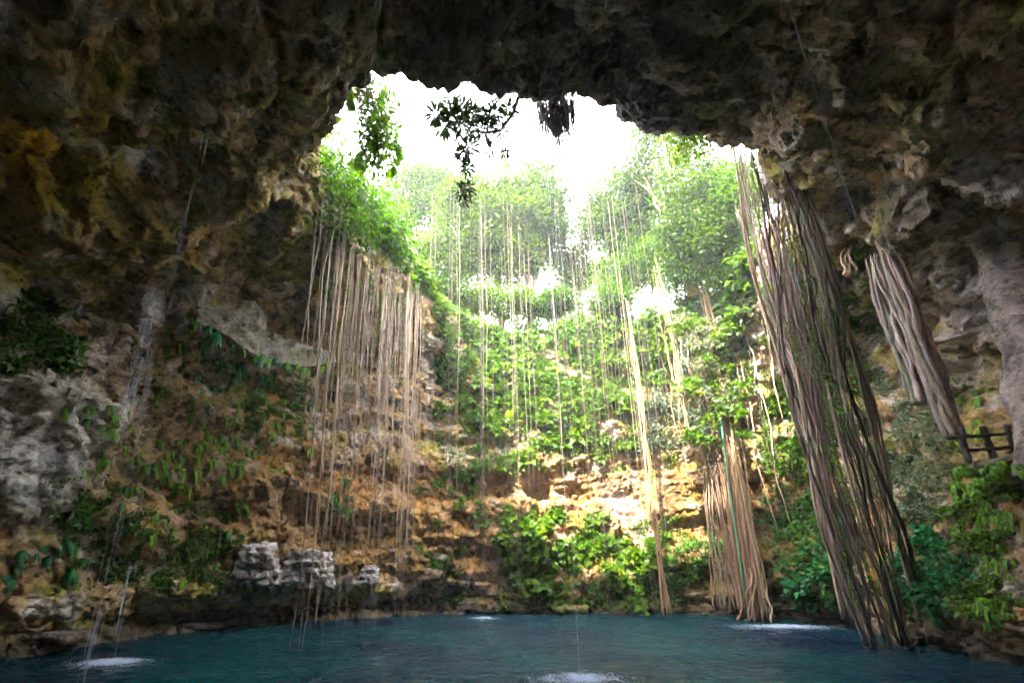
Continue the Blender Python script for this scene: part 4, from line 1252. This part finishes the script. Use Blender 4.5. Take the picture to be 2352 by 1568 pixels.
for k, (px_, py_, Yb, rx_, rz_, lab) in enumerate((
        (940, 600, 36.5, 2.2, 2.2, 'rounded bush behind the far end of the left root curtain'),
        (1000, 668, 38.0, 2.0, 1.2, 'low bush on the far rim left of the bright gap'),
        (1085, 690, 39.0, 2.2, 1.0, 'low bush on the far rim just below the bright gap'),
        (1420, 640, 38.5, 2.4, 1.8, 'bush on the far rim right of the white balustrade'),
        (1490, 600, 37.0, 2.2, 2.2, 'taller bush on the right rim above the cluster of slim tan roots'),
        (1570, 610, 34.0, 2.4, 2.6, 'dense bush on the right rim between slim tan roots and tall roots'),
        (1660, 560, 31.0, 2.0, 3.2, 'dense upright bush touching the tall root column'),
        (1700, 440, 27.0, 1.3, 2.4, 'bright bush in the angle between the near lip and the tall roots'),
        (1180, 705, 39.0, 2.2, .9, 'low bush at the foot of the thin tree on the far rim'),
        (1270, 700, 39.2, 1.8, .8, 'low bush left of the white balustrade'),
        (1400, 690, 37.5, 2.0, 1.2, 'trailing bush under the white balustrade'))):
    c_ = T(px_, py_, Yb)
    tree('rim_bush', (c_[0] + .3, c_[1] + .8, max(25.0, c_[2] - rz_ - .8)), 4, c_, (rx_, rx_, rz_), 110, 50, .34, lab, 40 + k, .09, mat=M['leaf'], sig=.45)
for k in range(42):
    r_ = random.Random(k)
    p_ = at_y(r_.uniform(1560, 1710), 740 + 290 * r_.random() ** 1.6, r_.uniform(31.0, 32.4))
    plant('small' if k % 2 else 'broad', 'small_leaved_shrub' if k % 2 else 'climbing_plant', tuple(p_), (0, -1, .4), r_.uniform(.9, 1.5), '%s leafy clump on top of the tan and brown roots, %s %s' % ('dusty' if k % 2 else 'bright', 'upper' if project(p_)[1] < 820 else 'lower', 'left' if project(p_)[0] < 1630 else 'right'), 'shrub', 'clumps on top of the tan roots', k)
# leafy branch with star-shaped leaf whorls hanging from the near lip
br = empty('hanging_branch', tuple(at_y(1130, 250, 15.0)))
tag(br, 'dark branch of star-shaped leaf whorls hanging into the white sky from the near lip', 'branch')
mb = MB()
pts = [(1190, 225), (1178, 262), (1150, 300), (1115, 305), (1085, 300), (1075, 340), (1070, 385), (1068, 430)]
Q = np.array([at_y(x, y, 15.0 + .12 * k) for k, (x, y) in enumerate(pts)])
tube(mb, Q, np.linspace(.09, .02, len(Q)), 6, (.5, .5, .5))
for (x, y) in ((1020, 290), (1060, 250), (1000, 255)):
    e = at_y(x, y, 15.2)
    tube(mb, np.array([Q[0] + np.array([-.5, 0, .3]), (Q[1] + e) / 2, e]), (.05, .035, .02), 5, (.5, .5, .5))
keep(obj('stem', mb.mesh('stem', mats=[M['bark']])), br)
star = [rosette_mesh('whorl', 30, .40, .2, M['leaf_back'], 50 + s, elev=(-.9, 1.0), droop=.1) for s in range(3)]
for k, (x, y, s) in enumerate(((1076, 340, 1.0), (1124, 345, .85), (1150, 300, .8), (1110, 300, 1.1), (1085, 295, 1.1), (1060, 285, 1.2), (1040, 270, 1.1), (1020, 290, 1.1), (1000, 262, 1.0), (1060, 250, 1.1),
                               (1085, 262, 1.0), (1120, 275, .9), (1074, 385, .7), (1062, 352, .8), (1062, 442, .9), (1073, 432, .7), (1066, 462, .6), (1135, 262, .9), (1170, 250, .8), (1035, 245, 1.0), (1160, 352, .5))):
    o = bpy.data.objects.new('leaf_whorl', star[k % 3])
    col.objects.link(o)
    o.location = at_y(x, y, 15.0 + .3 * math.sin(k * 2.1)) 
    o.rotation_euler = (random.uniform(-.6, .6), random.uniform(-.6, .6), random.uniform(0, 6))
    o.scale = (s * 1.6,) * 3
    keep(o, br)
# fan palm at the upper left corner
def palm(px, py, Y, label, n=11, L=1.5):
    root = empty('fan_palm', tuple(at_y(px, py, Y)))
    tag(root, label, 'palm')
    r = np.random.default_rng(int(px))
    mbt = MB()
    c = at_y(px, py, Y)
    tube(mbt, np.array([c + np.array([-.6, .2, .9]), c + np.array([-.3, .1, .5]), c]), (.1, .09, .07), 7, (.7, .7, .6))
    keep(obj('stem', mbt.mesh('stem', mats=[M['bark']])), root)
    for k in range(n):
        a = r.uniform(0, 6.28); e = r.uniform(-.7, .6)
        d = np.array([math.cos(a) * math.cos(e), math.sin(a) * math.cos(e) * .6, math.sin(e)])
        tip = c + d * L * .55
        mbf = MB()
        tube(mbf, np.array([c, (c + tip) / 2 + np.array([0, 0, .08]), tip]), (.018, .014, .01), 4, (.8, 1, .6))
        s = np.cross(d, [0, 0, 1]); s /= np.linalg.norm(s)
        b_ = np.linspace(-1.25, 1.25, 14)
        D = np.cos(b_)[:, None] * d + np.sin(b_)[:, None] * s
        leaves(mbf, np.tile(tip, (14, 1)), D + np.array([0, 0, -.2]), np.tile(np.cross(s, d), (14, 1)), L * .5 * (.7 + .3 * np.cos(b_)), .07, vary(14, .8, 1.2, 0, r))
        keep(obj('frond', mbf.mesh('frond', mats=[M['leaf']])), root)
palm(868, 360, 16.5, 'fan palm drooping from the upper left corner of the opening')
palm(845, 225, 15.5, 'fan palm above the lower one at the upper left corner of the opening', 9, 1.2)

# white balustrade on the far rim
bal = empty('balustrade', tuple(at_y(1320, 705, 38.6)))
tag(bal, 'white balustrade with small balusters on the far rim', 'railing')
A0, A1 = at_y(1235, 705, 39.5), at_y(1400, 690, 39.5)
mb = MB(); tube(mb, np.array([A0, A1]), .09, 6); keep(obj('handrail', mb.mesh('handrail', mats=[M['white']])), bal)
mb = MB(); tube(mb, np.array([A0, A1]) - np.array([0, 0, .8]), .08, 6); keep(obj('base_rail', mb.mesh('base_rail', mats=[M['white']])), bal)
me = None
for k in range(16):
    if me is None:
        mb = MB(); tube(mb, np.array([[0, 0, 0], [0, 0, -.25], [0, 0, -.5], [0, 0, -.8]]), (.05, .07, .09, .05), 8); me = mb.mesh('baluster', mats=[M['white']])
    o = bpy.data.objects.new('baluster', me); col.objects.link(o)
    o.location = A0 + (A1 - A0) * (k + .5) / 16
    keep(o, bal)

# ------------------------------------------------------------------ falling water and splashes
m = bpy.data.materials.new('falling_water'); m.use_nodes = True
nt = m.node_tree; b = nt.nodes['Principled BSDF']
b.inputs['Base Color'].default_value = (.82, .88, 1, 1); b.inputs['Roughness'].default_value = .2
tr = nt.nodes.new('ShaderNodeBsdfTransparent'); mx = nt.nodes.new('ShaderNodeMixShader'); mx.inputs[0].default_value = .5
nt.links.new(tr.outputs[0], mx.inputs[1]); nt.links.new(b.outputs[0], mx.inputs[2]); nt.links.new(mx.outputs[0], nt.nodes['Material Output'].inputs['Surface'])
M['fall'] = m
m, nt, b = new_mat('spray'); b.inputs['Base Color'].default_value = (.66, .76, .95, 1); b.inputs['Roughness'].default_value = .3
M['spray'] = m
def fall(x, y, ztop, label, n=40, spread=.15, L=(.6, 1.8), rad=.008, seed=0, zbot=0.0):
    r = np.random.default_rng(seed)
    mb = MB()
    for k in range(n):
        z = r.uniform(zbot + .3, ztop); l = min(r.uniform(*L), z - zbot)
        p = np.array([x, y, z]) + np.array([r.normal() * spread, r.normal() * spread, 0])
        t = np.linspace(0, 1, 5)[:, None]
        tube(mb, p - t * np.array([0, 0, l]), np.array([.3, 1, 1, .8, .2]) * rad * r.uniform(.6, 1.4), 4, None, 0, cap=False)
    tag(obj('water_fall', mb.mesh('water_fall', mats=[M['fall']])), label, 'waterfall')
def splash(x, y, rx, ry, n, label, seed):
    r = np.random.default_rng(seed)
    n = int(n * 2.2)
    a = r.uniform(0, 6.28, n); q = np.abs(r.normal(size=n)) * .45 + r.random(n) ** 4 * .9
    c = np.stack([x + rx * q * np.cos(a), y + ry * q * np.sin(a), .035 + np.abs(r.normal(size=n)) * .05 * np.clip(1.2 - q, .1, 1)], 1)
    c[:, 0] += .35 * ry * pnoise(c / .5); c[:, 2] += .03 * pnoise(c * 2)
    s = r.uniform(.004, .015, n) * (1.2 - .4 * np.clip(q, 0, 1))
    oc = np.array([[1, 0, 0], [-1, 0, 0], [0, 1, 0], [0, -1, 0], [0, 0, 1], [0, 0, -1]], float)
    V = (c[:, None] + oc[None] * s[:, None, None] * np.array([1.3, 1.3, .8])).reshape(-1, 3)
    of = np.array([[0, 2, 4], [2, 1, 4], [1, 3, 4], [3, 0, 4], [2, 0, 5], [1, 2, 5], [3, 1, 5], [0, 3, 5]])
    F = (np.arange(n)[:, None, None] * 6 + of[None]).reshape(-1, 3)
    me = mesh_np('splash', V, F); me.materials.append(M['spray'])
    tag(obj('water_splash', me), label, 'splash')
p = at_z(255, 1523, 0)
splash(p[0], p[1], 1.25, .8, 2600, 'white splash on the dark water near the left bank', 1)
fall(p[0], p[1], 5, 'faint lower drops of water over the left splash', 14, .10, seed=1)
fall(-8.3, 11.0, 18.3, 'thin double thread of water falling from the left vault before the wall', 56, .06, L=(.6, 2.0), rad=.0065, seed=11)
p = at_z(1110, 1420, 0)
splash(p[0], p[1], .8, .6, 700, 'small white splash at the far shore left of centre', 2)
p = at_z(1335, 1562, 0)
splash(p[0], p[1], 1.35, .9, 2600, 'white splash in the foreground water right of centre', 3)
fall(p[0], p[1], 24, 'single thread of water falling through the middle of the opening', 40, .04, seed=3)
p = at_z(1800, 1440, 0)
splash(p[0], p[1], 2.7, 1.0, 3600, 'long white splash before the roots on the right', 4)
fall(-2.5, 8.6, 19.5, 'bright thread of water falling past the upper left corner of the opening', 44, .06, L=(.5, 1.5), rad=.006, seed=5, zbot=11.5)
fall(8.9, 8.6, 19.5, 'fine thread of water before the dark rock right of the tall roots', 32, .02, L=(.6, 2.0), rad=.0052, seed=6, zbot=10.8)
p = at_y(1760, 300, 16.0)
fall(p[0], p[1], 20, 'faint scatter of drops falling before the top of the tall roots', 18, .5, L=(.4, 1.2), rad=.006, seed=7, zbot=14)
q_, _n = hit(372, 640)
if q_ is not None:
    fall(q_[0] + .3, q_[1] - .6, q_[2], 'bluish veil of water running down the left rock beside the gallery', 80, .16, L=(.6, 2.0), rad=.008, seed=8, zbot=max(.3, q_[2] - 9))

# ------------------------------------------------------------------ humid air inside and over the sinkhole
HAZE = 0.0011
if HAZE > 0:
    mb = MB()
    box(mb, (-75, -40, -5.5), (75, 75, 60))
    hz_o = obj('haze', mb.mesh('haze'))
    hz_o['kind'] = 'stuff'
    hm = bpy.data.materials.new('humid_air'); hm.use_nodes = True
    nt = hm.node_tree
    nt.nodes.remove(nt.nodes['Principled BSDF'])
    pv = nt.nodes.new('ShaderNodeVolumePrincipled')
    pv.inputs['Color'].default_value = (.92, .95, 1, 1)
    pv.inputs['Density'].default_value = HAZE
    pv.inputs['Anisotropy'].default_value = 0.3
    pv.inputs['Density Attribute'].default_value = ''
    pv.inputs['Temperature Attribute'].default_value = ''
    hm.cycles.homogeneous_volume = True
    nt.links.new(pv.outputs[0], nt.nodes['Material Output'].inputs['Volume'])
    hz_o.data.materials.clear(); hz_o.data.materials.append(hm)
